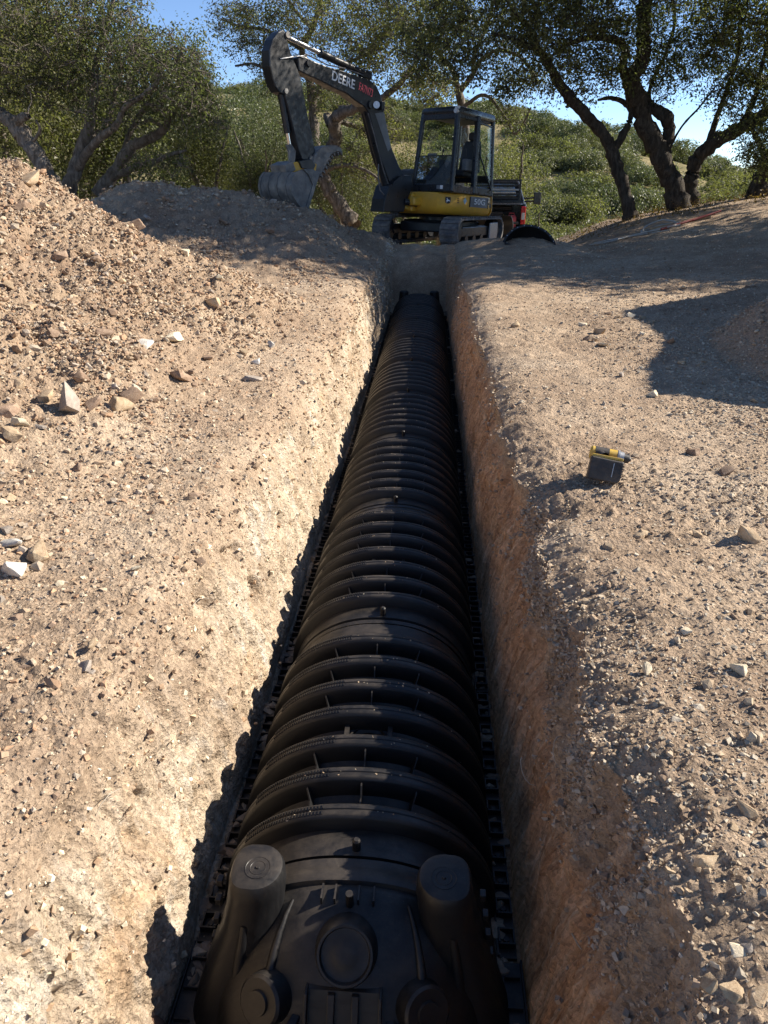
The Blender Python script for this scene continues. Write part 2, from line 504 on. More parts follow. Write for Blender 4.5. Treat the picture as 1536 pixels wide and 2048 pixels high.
M_REDPIPE = simple('red_pipe', (0.22, 0.03, 0.025), 0.5, 0, 0.2, 8)
M_WOOD = simple('stake_wood', (0.36, 0.24, 0.13), 0.8, 0, 0.25, 10, 0.2)
M_RUST = simple('rusty_iron', (0.10, 0.05, 0.03), 0.85, 0.1, 0.45, 12, 0.5, 0.4)

ROCK_MATS = {
    'tan': rock_material('tan_rock', (0.28, 0.19, 0.12), (0.45, 0.34, 0.22), (0.56, 0.45, 0.32)),
    'pale': rock_material('pale_rock', (0.45, 0.38, 0.27), (0.60, 0.52, 0.38), (0.72, 0.64, 0.5)),
    'brown': rock_material('brown_rock', (0.17, 0.11, 0.075), (0.29, 0.205, 0.145), (0.40, 0.30, 0.215)),
    'grey': rock_material('grey_rock', (0.21, 0.18, 0.155), (0.33, 0.285, 0.24), (0.44, 0.385, 0.325)),
    'white': rock_material('white_rock', (0.46, 0.43, 0.37), (0.60, 0.57, 0.51), (0.68, 0.66, 0.60)),
}

# ------------------------------------------------------------------ terrain
FLOOR_Z = -0.89
END_Y = 13.15

def axis_x(y): return -0.168 - 0.0035 * np.asarray(y, float)

def seg_dist(x, y, ax, ay, bx, by):
    dx, dy = bx - ax, by - ay
    t = np.clip(((x - ax) * dx + (y - ay) * dy) / (dx * dx + dy * dy), 0, 1)
    return np.hypot(x - ax - t * dx, y - ay - t * dy), t

def heaps(x, y):
    wob = 0.28 * fbm(x, y, 0.9, 3, 41)
    d, t = seg_dist(x, y, -3.9, 1.5, -3.35, 6.4)
    m1 = (1.33 - .10 * sstep(5.8, 4, y) + 0.12 * pnoise(y * 0.8, x * 0.2, 5)) * np.clip(1 - (d + wob) / 2.55, 0, 1) ** 1.35
    d2, t2 = seg_dist(x, y, -4.3, 11.1, -2.9, 11.9)
    m2 = (1.10 - .16 * t2) * np.clip(1 - (d2 + wob) / 2.9, 0, 1) ** 1.15
    d2b, t2b = seg_dist(x, y, -2.9, 11.9, -1.3, 13.2)
    m2 = np.maximum(m2, (0.92 - .45 * t2b) * np.clip(1 - (d2b + wob) / 1.5, 0, 1) ** 1.1)
    d3, t3 = seg_dist(x, y, 3.95, 5.3, 6.4, 8.9)
    m3 = (1.72 + 1.3 * t3) * np.clip(1 - (d3 + wob * 0.25) / 1.85, 0, 1) ** 1.05  # unseen outer ridge raised for the shadow it casts
    return m1, m2, m3

_PY = [-60, -2, 4, 13, 14.2, 15.5, 17.7, 22, 29, 36, 48, 60, 130, 200, 320, 700, 2000]
_PZ = [0, 0, 0, .10, .05, 0, -.22, -.80, -.95, -3.6, -5.2, -4.6, 0, 0, 0, -6, -6]
def G(x, y):
    """ground without heaps"""
    x = np.asarray(x, float); y = np.asarray(y, float)
    z = np.interp(y, _PY, _PZ)
    # bank rising to the right under the oaks
    bank = np.clip(0.165 * (x - 2.75), 0, 1.5) * sstep(7.5, 14, y) * (1 - sstep(18.6, 30, y))
    lift = np.interp(y, [14, 22, 30], [0, .75, 0.6]) * sstep(2.3, 4.6, x) * (1 - sstep(19.5, 30, y))
    z = z + bank + lift
    # left side stays up under the oaks a while
    z = z + np.interp(y, [14, 22, 32, 40], [0, .5, .6, 0]) * sstep(-1.5, -4.5, x)
    # far hill
    ridge = np.interp(x, [-400, -60, -20, 10, 19, 31, 41, 50, 75, 110, 400], [17, 15, 12, 10.0, 8.0, 5.0, 1.2, -2, -4, -6, -6])
    hill = sstep(44, 128, y) * (1 - 0.75 * sstep(200, 600, y))
    n = fbm(x, y, 0.03, 4, 77) * 2.2
    z = z + hill * (ridge + 0.5 + n) + sstep(40, 60, y) * 0.0
    z = z + 0.06 * fbm(x, y, 0.45, 3, 3) * sstep(1.0, 3.0, np.abs(x - axis_x(y)))
    berm = 0.22 * np.exp(-(((x - 1.75) / 0.75) ** 2 + ((y - 13.7) / 0.55) ** 2)) + 0.26 * np.exp(-(((x + .9) / 0.9) ** 2 + ((y - 14.0) / 0.4) ** 2)) + 0.13 * np.exp(-(((x - .8) / 0.9) ** 2 + ((y - 14.1) / 0.4) ** 2))
    return z + berm

def detail(x, y, heap):
    """small relief; heap in 0..1 is rougher"""
    a = 0.016 * fbm(x, y, 2.6, 3, 11) + 0.012 * fbm(x, y, 9.0, 3, 23)
    b = 0.010 * fbm(x, y, 17.0, 3, 31, 0.6, True)
    clod = fbm(x, y, 4.6, 4, 51, 0.62, True)
    lump = heap * (0.050 * clod + 0.030 * fbm(x, y, 11.0, 3, 61, 0.6, True))
    patch = sstep(0.0, 0.35, fbm(x, y, 0.9, 2, 91))
    # track cleat marks where machines drove, upper right
    tm = sstep(8.3, 8.8, y) * (1 - sstep(10.6, 11.2, y)) * sstep(1.6, 2.2, x)
    cle = 0.018 * np.sin((y + 0.35 * x) * 26) * np.clip(np.sin((x - 0.25 * y) * 3.3), 0, 1) * tm
    return a + b * (0.6 + 0.8 * patch) + lump + cle

def heap_mask(m1, m2, m3):
    return np.clip(np.maximum(np.maximum(m1, m2), m3) / 0.35, 0, 1)

def surf(x, y):
    m1, m2, m3 = heaps(x, y)
    far = sstep(0.55, 1.1, np.abs(x - axis_x(y)))
    lane = sstep(0.55, 1.7, np.abs(x - axis_x(y)))     # nothing piled in the trench mouth
    hm = heap_mask(m1, m2, m3)
    return G(x, y) + np.maximum(np.maximum(m1 * lane, m2 * lane), m3) + detail(x, y, hm)

def ground_hit(px, py):
    d = ray(px, py)
    ts = np.linspace(0.6, 30, 6000)
    P = _C[None] + d[None] * ts[:, None]
    h = surf(P[:, 0], P[:, 1])
    i = np.argmax(P[:, 2] < h)
    return P[i]

def near_terrain():
    NY = 640
    ys = -0.3 + np.geomspace(0.62, 15.5, NY)
    ys = np.concatenate([np.linspace(-2.2, ys[0] - 0.02, 40), ys])
    ny = len(ys)
    nl, nw, nf, nr = 330, 84, 26, 330
    ax = axis_x(ys)
    endf = sstep(END_Y - 0.12, END_Y + 0.16, ys + 0.10 * pnoise(ys * 0 + 3.3, ys * 0))
    lipL = ax - 0.645 + 0.055 * fbm(ys, ys * 0 + .5, 1.1, 4, 8) + 0.02 * fbm(ys, ys * 0, 7, 3, 9)
    lipR = ax + 0.622 + 0.060 * fbm(ys, ys * 0 + .5, 1.0, 4, 18) + 0.045 * fbm(ys, ys * 0, 4.5, 3, 19) + 0.022 * fbm(ys, ys * 0 + .7, 15, 3, 20)
    lipR = lipR + 0.06 * np.exp(-((ys - 0.95) / 0.35) ** 2) + 0.05 * np.exp(-((ys - 1.9) / 0.15) ** 2) + 0.06 * np.exp(-((ys - 2.75) / 0.2) ** 2)
    botL = ax - 0.50 + 0.02 * fbm(ys, ys * 0, 2, 3, 28)
    botR = ax + 0.485 + 0.02 * fbm(ys, ys * 0, 2, 3, 29)
    W = 1.6 + 0.80 * np.maximum(ys, 0)
    X = np.zeros((ny, nl + nw + nf + nw + nr)); Z = np.zeros_like(X)
    S = np.zeros(X.shape + (3,))
    Yg = np.repeat(ys[:, None], X.shape[1], 1)
    c = 0
    # left ground
    t = np.linspace(1, 0, nl + 1)[:-1] ** 1.12
    X[:, :nl] = lipL[:, None] - W[:, None] * t[None]
    # right ground
    t = np.linspace(0, 1, nr + 1)[1:] ** 1.12
    X[:, -nr:] = lipR[:, None] + W[:, None] * t[None]
    for sl in (slice(0, nl), slice(X.shape[1] - nr, None)):
        Z[:, sl] = surf(X[:, sl], Yg[:, sl])
        m = heap_mask(*heaps(X[:, sl], Yg[:, sl]))
        S[:, sl, 2] = m
    # crumbling edge: sink a little towards the lip
    for sl, lip, sg in ((slice(0, nl), lipL, -1), (slice(X.shape[1] - nr, None), lipR, 1)):
        dist = np.abs(X[:, sl] - lip[:, None])
        Z[:, sl] -= 0.075 * np.exp(-(dist / 0.10) ** 1.3)
    zL = surf(lipL, ys) - 0.075; zR = surf(lipR, ys) - 0.075
    fz = FLOOR_Z + 0.012 * fbm(ys, ys * 0, 3, 3, 4)
    zb = fz * (1 - endf)
    # walls
    s = np.linspace(0, 1, nw)
    for side, (lip, bot, zt, c0) in enumerate(((lipL, botL, zL, nl), (lipR, botR, zR, nl + nw + nf))):
        sg = -1 if side == 0 else 1
        w = 1 - (1 - s) ** (1.6 if side == 0 else 1.7)
        x = lip[:, None] + (bot - lip)[:, None] * w[None]
        zend = zb * 1 + endf * np.minimum(zL, zR)
        z = zt[:, None] + (zend - zt)[:, None] * s[None]
        yy = Yg[:, :nw]
        edge = np.minimum(1, np.minimum(s, 1 - s) * 7)[None]
        if side == 0:
            d = 0.040 * fbm(yy, z, 2.2, 3, 101) - 0.024 * fbm(yy * 1.5, z * 0.8, 5, 4, 111, 0.6, True) - 0.011 * fbm(yy, z * .14, 13, 3, 115, 0.6, True) - 0.010 * fbm(yy, z * .7, 26, 3, 121, 0.6, True)
            # chipped hollows in the upper half
            hol = sstep(0.22, 0.45, fbm(yy, z, 3.2, 3, 131)) * np.clip(1.3 - 1.3 * s[None], 0, 1)
            d = d - 0.05 * hol
        else:
            d = 0.045 * fbm(yy, z * .6, 1.6, 3, 201) - 0.020 * fbm(yy * 2.2, z * 0.22, 5, 4, 211, 0.6, True) + 0.012 * fbm(yy * 2, z * .4, 17, 4, 221, 0.65) - 0.014 * fbm(yy, z * .10, 24, 3, 225, 0.6, True) * (0.4 + sstep(-.2, .3, fbm(yy, z, 1.5, 2, 227)))
            slump = np.clip(1 - s * 2.0, 0, 1)[None] * sstep(-0.1, 0.4, fbm(yy, z, 1.3, 2, 231))
            crumb = np.clip(1.25 - 2.1 * s[None], 0, 1) * (1 - sstep(2.2, 3.4, yy))
            d = d - 0.05 * slump + 0.03 * fbm(yy, z, 8, 3, 241, 0.6, True) * np.clip(1.2 - 1.6 * s[None], 0, 1) + crumb * (0.040 * fbm(yy, z * .8, 5.5, 2, 251, 0.6, True) + 0.016 * fbm(yy, z, 19, 3, 261, 0.65, True))
        x = x - sg * d * edge
        sl = slice(c0, c0 + nw)
        if side == 1:
            x = x[:, ::-1]; z = z[:, ::-1]
        X[:, sl] = x; Z[:, sl] = z
        up = np.clip((s - 0.03) / 0.14, 0, 1)[None] * np.clip(0.7 + 1.2 * fbm(yy, z if side == 0 else z[:, ::-1], 1.7, 3, 301), 0.25, 1)
        if side == 0:
            S[:, sl, 0] = np.clip(up * 1.1, 0, 1)
        else:
            nearf = (1 - sstep(1.7, 3.0, ys))[:, None]
            upr = np.clip((s[None] - 0.04 - 0.26 * nearf) / 0.12, 0, 1)
            upr = np.clip(upr + 0.6 * fbm(yy, z[:, ::-1], 2.3, 3, 311) * (1 - s[None]), 0, 1)
            S[:, sl, 1] = upr[:, ::-1]
    # floor
    t = np.linspace(0, 1, nf + 2)[1:-1]
    sl = slice(nl + nw, nl + nw + nf)
    xa = X[:, nl + nw - 1]; xb = X[:, nl + nw + nf]; za = Z[:, nl + nw - 1]; zb2 = Z[:, nl + nw + nf]
    X[:, sl] = xa[:, None] + (xb - xa)[:, None] * t[None]
    Z[:, sl] = za[:, None] + (zb2 - za)[:, None] * t[None]
    Z[:, sl] += 0.022 * fbm(X[:, sl], Yg[:, sl], 9, 3, 401, 0.6, True) * (1 - endf[:, None])
    zz = endf[:, None] * 0.05 * fbm(X[:, sl], Yg[:, sl], 4, 3, 402)
    Z[:, sl] += zz
    Yo = Yg + 0.0
    # end face gets shallow ledges
    V = np.stack([X, Yo, Z], -1)
    ncol = X.shape[1]
    idx = np.arange(ny * ncol).reshape(ny, ncol)
    q = np.stack([idx[:-1, :-1], idx[:-1, 1:], idx[1:, 1:], idx[1:, :-1]], -1)
    # face class
    cls = np.zeros((ny - 1, ncol - 1), int)
    cc = np.arange(ncol - 1)
    cls[:, (cc >= nl - 1) & (cc < nl + nw - 1)] = 4
    cls[:, (cc >= nl + nw - 1) & (cc < nl + nw + nf)] = 5
    cls[:, (cc >= nl + nw + nf) & (cc < nl + nw + nf + nw)] = 6
    m1, m2, m3 = heaps(X, Yg)
    m1, m2, m3 = m1[:-1, :-1], m2[:-1, :-1], m3[:-1, :-1]
    g = cls == 0
    left = (cc < nl - 1)[None] & g; right = ~(cc < nl)[None] & g
    cls[left & (m1 > 0.10) & (m1 >= m2)] = 1
    cls[left & (m2 > 0.10) & (m2 > m1)] = 2
    cls[right & (m3 > 0.10)] = 3
    spec = [('ground', 0, 'pale dusty trodden ground of dry soil and grit on both sides of the trench', 'ground'),
            ('spoil_heap', 1, 'sunlit heap of dug tan soil and broken stone along the left of the trench', 'soil heap'),
            ('spoil_heap', 2, 'shaded brown soil heap below the excavator bucket', 'soil heap'),
            ('spoil_heap', 3, 'low soil heap in its own shade right of the trench, cut by the photo edge', 'soil heap'),
            ('trench_wall', 4, 'sunlit pale chalky left wall of the trench with rusty patches', 'trench wall'),
            ('trench_floor', 5, 'shaded trench floor of grey soil with the end bank under the excavator', 'trench floor'),
            ('trench_wall', 6, 'shaded red-brown right wall of the trench with upright scrape marks', 'trench wall')]
    for name, k, label, cat in spec:
        f = q[cls == k].reshape(-1, 4)
        used, inv = np.unique(f, return_inverse=True)
        me = mesh_np(name, V.reshape(-1, 3)[used], inv.reshape(-1, 4), True)
        colour_attr(me, 'soil', S.reshape(-1, 3)[used])
        o = link(name, me, M_SOIL)
        tag(o, label, None, None, 'structure')
    return V, S, (nl, nw, nf, nr)

TV, TS, (NL, NW, NF, NR) = near_terrain()

def far_terrain():
    xs = np.concatenate([-np.geomspace(900, 15.2, 70), np.arange(-15, 15.01, 0.15), np.geomspace(15.2, 900, 70)])
    ys = np.concatenate([np.linspace(-60, -4, 20), np.arange(-3, 14.6, 0.4), np.arange(14.7, 27, 0.13), np.geomspace(27.2, 1800, 150)])
    X, Y = np.meshgrid(xs, ys)
    m1, m2, m3 = heaps(X, Y)
    hm = heap_mask(m1, m2, m3)
    Z = G(X, Y) + np.maximum(np.maximum(m1, m2), m3) + detail(X, Y, hm) * (1 - sstep(26, 40, Y))
    Wn = 1.6 + 0.8 * np.maximum(Y, 0)
    inside = sstep(-0.1, 0.5, Wn + 0.6 - np.abs(X - axis_x(Y))) * sstep(-2.6, -2.0, Y) * (1 - sstep(14.75, 15.15, Y))
    Z = Z - 0.16 * inside
    # the open trench
    hole = (np.abs(X - axis_x(Y)) < 1.6) & (Y > -2.8) & (Y < 14.3)
    ncol = len(xs)
    idx = np.arange(X.size).reshape(X.shape)
    q = np.stack([idx[:-1, :-1], idx[:-1, 1:], idx[1:, 1:], idx[1:, :-1]], -1)
    hq = hole[:-1, :-1] | hole[1:, 1:] | hole[:-1, 1:] | hole[1:, :-1]
    yq = Y[:-1, :-1]
    V = np.stack([X, Y, Z], -1).reshape(-1, 3)
    for name, mask, mat, label in (
            ('ground', ~hq & (yq < 27), M_SOIL, 'bare brown soil of the pad round the excavator and under the oaks'),
            ('hillside', ~hq & (yq >= 27), M_SCRUB, 'far slope of dry grass and scrub across the valley')):
        f = q[mask].reshape(-1, 4)
        used, inv = np.unique(f, return_inverse=True)
        me = mesh_np(name, V[used], inv.reshape(-1, 4), True)
        s = np.zeros((len(used), 3)); s[:, 2] = 0.7
        colour_attr(me, 'soil', s)
        tag(link(name, me, mat), label, None, None, 'structure')
far_terrain()
# ------------------------------------------------------------------ loose gravel
def ico():
    bm = bmesh.new(); bmesh.ops.create_icosphere(bm, subdivisions=1, radius=1)
    v = np.array([tuple(x.co) for x in bm.verts]); f = np.array([[x.index for x in p.verts] for p in bm.faces]); bm.free()
    return v, f
ICO_V, ICO_F = ico()
CUB_V = np.array([(x, y, z) for z in (-1, 1) for y in (-1, 1) for x in (-1, 1)], float) * 0.62
CUB_F = np.array([(0, 2, 3), (0, 3, 1), (4, 5, 7), (4, 7, 6), (0, 1, 5), (0, 5, 4), (2, 6, 7), (2, 7, 3), (0, 4, 6), (0, 6, 2), (1, 3, 7), (1, 7, 5)])

def pebble_mesh(name, pos, size, base_v, base_f, tints):
    n = len(pos); k = len(base_v)
    v = base_v[None] * (1 + RNG.normal(0, 0.20, (n, k, 1))) + RNG.normal(0, 0.10, (n, k, 3))
    v = v * (size[:, None, None] * RNG.uniform(0.55, 1.3, (n, 1, 3)))
    q = RNG.normal(size=(n, 4)); q /= np.linalg.norm(q, axis=1, keepdims=True)
    w, x, y, z = q.T
    Rm = np.stack([1 - 2 * (y * y + z * z), 2 * (x * y - z * w), 2 * (x * z + y * w),
                   2 * (x * y + z * w), 1 - 2 * (x * x + z * z), 2 * (y * z - x * w),
                   2 * (x * z - y * w), 2 * (y * z + x * w), 1 - 2 * (x * x + y * y)], -1).reshape(n, 3, 3)
    v = np.einsum('nij,nkj->nki', Rm, v)
    v[:, :, 2] *= 0.8
    v = v + pos[:, None, :]
    f = base_f[None] + (np.arange(n) * k)[:, None, None]
    me = mesh_np(name, v.reshape(-1, 3), f.reshape(-1, 3))
    colour_attr(me, 'tint', np.repeat(tints, k, 0))
    return me

def scatter(idx_mask, n, rmin0, rmax, power, slope=0.0016, patch=None):
    ii = np.flatnonzero(idx_mask.ravel())
    if patch is not None:
        p = patch.ravel()[ii]; p = p / p.sum()
        pick = RNG.choice(ii, n, p=p)
    else:
        pick = RNG.choice(ii, n)
    P = TV.reshape(-1, 3)[pick].copy()
    d = np.linalg.norm(P - _C, axis=1)
    P[:, 0] += RNG.normal(0, 0.004, n) * d; P[:, 1] += RNG.normal(0, 0.003, n) * d * 0
    rmin = np.maximum(rmin0, slope * d)
    r = np.minimum(rmin * RNG.uniform(0.02, 1, n) ** (-1 / power), rmax)
    return P, r, TS.reshape(-1, 3)[pick]

def tints_for(n, pal):
    pal = np.array(pal); c = pal[RNG.integers(0, len(pal), n)]
    return np.clip(c * RNG.uniform(0.82, 1.15, (n, 1)), 0.02, 0.85)

PAL_GROUND = [(.42, .325, .225), (.46, .37, .265), (.50, .42, .315), (.36, .27, .185), (.40, .35, .28), (.53, .455, .35), (.33, .24, .17)]
PAL_HEAP = [(.38, .275, .185), (.44, .33, .225), (.33, .23, .155), (.48, .385, .28), (.29, .205, .145), (.40, .33, .26), (.52, .43, .32), (.42, .27, .17)]

_x, _y, _z = TV[..., 0], TV[..., 1], TV[..., 2]
_cols = np.arange(TV.shape[1])[None]
_lft = (_cols < NL) & (_y > 0.35)
_right = (_cols >= NL + 2 * NW + NF) & (_y > 0.35)
_m1, _m2, _m3 = heaps(_x, _y)
_patchR = 0.3 + sstep(-0.25, 0.5, fbm(_x, _y, 1.1, 3, 501)) + 0.9 * sstep(0.8, 1.8, _x - axis_x(_y))
_patchR = _patchR * (1 - .6 * sstep(2.6, 3.6, _y) * (1 - sstep(1.3, 2.0, _x - axis_x(_y))))
_patchL = 0.16 + 1.2 * sstep(-0.15, 0.45, fbm(_x, _y, 1.2, 3, 502)) * sstep(0.9, 1.7, axis_x(_y) - _x) + 0.4 * sstep(0.1, 0.5, _m1)
_vis = np.abs(_x) < 0.72 * _y + 0.9

def gravel_object(name, label, mask, patch, n_small, n_big, pal, rmax_s=0.014, rmax_b=0.034):
    P, r, s = scatter(mask & _vis, n_small, 0.0022, rmax_s, 2.0, 0.0012, patch)
    P[:, 2] -= r * 0.05
    me = pebble_mesh(name, P, r, CUB_V, CUB_F, tints_for(len(P), pal))
    o = link(name, me, M_GRAVEL)
    tag(o, label, 'gravel', None, 'stuff')
    P, r, s = scatter(mask & _vis, n_big, 0.0036, rmax_b, 2.3, 0.0019, patch)
    P[:, 2] -= r * 0.05
    me = pebble_mesh('pebbles', P, r, ICO_V, ICO_F[:], tints_for(len(P), pal))
    o2 = link('pebbles', me, M_GRAVEL)
    tag(o2, label.replace('fine grit', 'pebbles').replace('Fine grit', 'Pebbles'), 'pebbles', None, 'stuff')

gravel_object('gravel', 'loose fine grit strewn over the pale ground right of the trench', _right, _patchR, 75000, 7000, PAL_GROUND, 0.008, 0.016)
gravel_object('gravel', 'loose fine grit strewn over the ground and soil heaps left of the trench', _lft, _patchL, 75000, 12000, PAL_HEAP, 0.011, 0.026)
# crumbs stuck in the trench walls and lying on the floor
_wl = (_cols >= NL) & (_cols < NL + NW) & (_y > 0.6) & (_z > FLOOR_Z + 0.03)
_wr = (_cols >= NL + NW + NF) & (_cols < NL + 2 * NW + NF) & (_y > 0.6) & (_z > FLOOR_Z + 0.03)
_upw = np.clip((_z + 0.95), 0.05, 1) ** 2
P, r, s = scatter(_wl, 3000, 0.0025, 0.013, 2.0, 0.0013, _upw)
tag(link('gravel', pebble_mesh('gravel', P, r, CUB_V, CUB_F, tints_for(len(P), [(.6, .5, .36), (.7, .62, .48), (.45, .31, .2), (.52, .4, .27), (.36, .26, .18)])), M_GRAVEL),
    'broken stone chips sticking out of the sunlit left trench wall', 'stone chips', None, 'stuff')
_slump = _upw * (0.15 + 3.0 * np.clip((_z + .42) / .42, 0, 1) * (_y < 3)) * np.clip(fbm(_y, _z, 4, 3, 777) * 2 + .5, .1, 1.5)
P, r, s = scatter(_wr & (_z > -0.6), 9000, 0.0022, 0.011, 2.1, 0.0012, _slump)
tag(link('gravel', pebble_mesh('gravel', P, r, CUB_V, CUB_F, tints_for(len(P), [(.40, .31, .22), (.45, .36, .265), (.34, .25, .18), (.50, .42, .33)])), M_GRAVEL),
    'crumbs of soil clinging to the shaded right trench wall', 'soil crumbs', None, 'stuff')
_fl = (_cols >= NL + NW) & (_cols < NL + NW + NF) & (_y > 0.8) & (_y < 13) & (np.abs(_x - axis_x(_y)) > 0.38)
P, r, s = scatter(_fl, 2600, 0.006, 0.035, 1.7, 0.003)
tag(link('gravel', pebble_mesh('gravel', P, r, ICO_V, ICO_F, tints_for(len(P), [(.3, .24, .18), (.36, .3, .23), (.24, .19, .15)])), M_GRAVEL),
    'crumbled soil along both edges of the trench floor', 'soil crumbs', None, 'stuff')

# ------------------------------------------------------------------ single rocks
def rock_meshes(n):
    out = []
    for i in range(n):
        rs = np.random.default_rng(900 + i)
        bm = bmesh.new()
        k = rs.integers(11, 17)
        p = rs.normal(size=(k, 3)); p /= np.linalg.norm(p, axis=1, keepdims=True)
        p *= rs.uniform(0.86, 1.08, (k, 1)); p *= np.array([1, rs.uniform(0.68, 0.95), rs.uniform(0.55, 0.82)])
        cub = np.array([(a, b, c) for a in (-1, 1) for b in (-1, 1) for c in (-1, 1)]) * (.66, .55, .48) * rs.uniform(.5, 1.1, (8, 1)) * rs.uniform(.8, 1.15, (8, 3)) + rs.normal(0, .12, (8, 3))
        p = np.concatenate([cub, p[:7] * .80])
        for q in p: bm.verts.new(q)
        res = bmesh.ops.convex_hull(bm, input=bm.verts[:])
        junk = [g for g in res['geom_interior'] if isinstance(g, bmesh.types.BMVert)]
        if junk: bmesh.ops.delete(bm, geom=junk, context='VERTS')
        bmesh.ops.subdivide_edges(bm, edges=bm.edges[:], cuts=2, use_grid_fill=True)
        bmesh.ops.triangulate(bm, faces=bm.faces[:])
        for _ in range(1): bmesh.ops.smooth_vert(bm, verts=bm.verts[:], factor=.30, use_axis_x=True, use_axis_y=True, use_axis_z=True)
        for x in bm.verts: x.co *= 1.12
        v = np.array([tuple(x.co) for x in bm.verts])
        nz = 0.12 * fbm(v[:, 0] + 9 * i, v[:, 1] + v[:, 2] * 1.7, 1.6, 4, 700 + i, 0.6) + 0.06 * fbm(v[:, 2] - 3 * i, v[:, 0] * .7 - v[:, 1], 4.5, 3, 730 + i)
        for x, d in zip(bm.verts, nz): x.co *= 1 + d
        me = bpy.data.meshes.new('rock'); bm.to_mesh(me); bm.free()
        me.polygons.foreach_set('use_smooth', np.ones(len(me.polygons), bool)); me.set_sharp_from_angle(angle=R(28))
        out.append(me)
    return out
ROCKS = rock_meshes(10)
_rock_mesh_cache = {}
def rock(pos, size, kind, label, group=None, cat='rock', flat=1.0):
    i = int(RNG.integers(0, len(ROCKS)))
    if (i, kind) not in _rock_mesh_cache:
        me = ROCKS[i].copy(); me.materials.append(ROCK_MATS[kind]); _rock_mesh_cache[(i, kind)] = me
    o = bpy.data.objects.new('rock', _rock_mesh_cache[(i, kind)])
    COL.objects.link(o)
    o.location = pos
    o.rotation_euler = (RNG.uniform(-.6, .6), RNG.uniform(-.6, .6), RNG.uniform(0, 6.28))
    o.scale = (size * RNG.uniform(.9, 1.1), size * RNG.uniform(.85, 1.1), size * RNG.uniform(.8, 1.05) * flat)
    return tag(o, label, cat, group)

def rock_px(px, py, wpx, kind, label, flat=1.0, group=None):
    p = ground_hit(px, py + wpx * 0.16)
    d = np.dot(p - _C, _fw)
    s = wpx / 2 / FPX * d * 1.18
    return rock((p[0], p[1], p[2] + s * 0.26 * flat), s, kind, label, group, flat=flat)

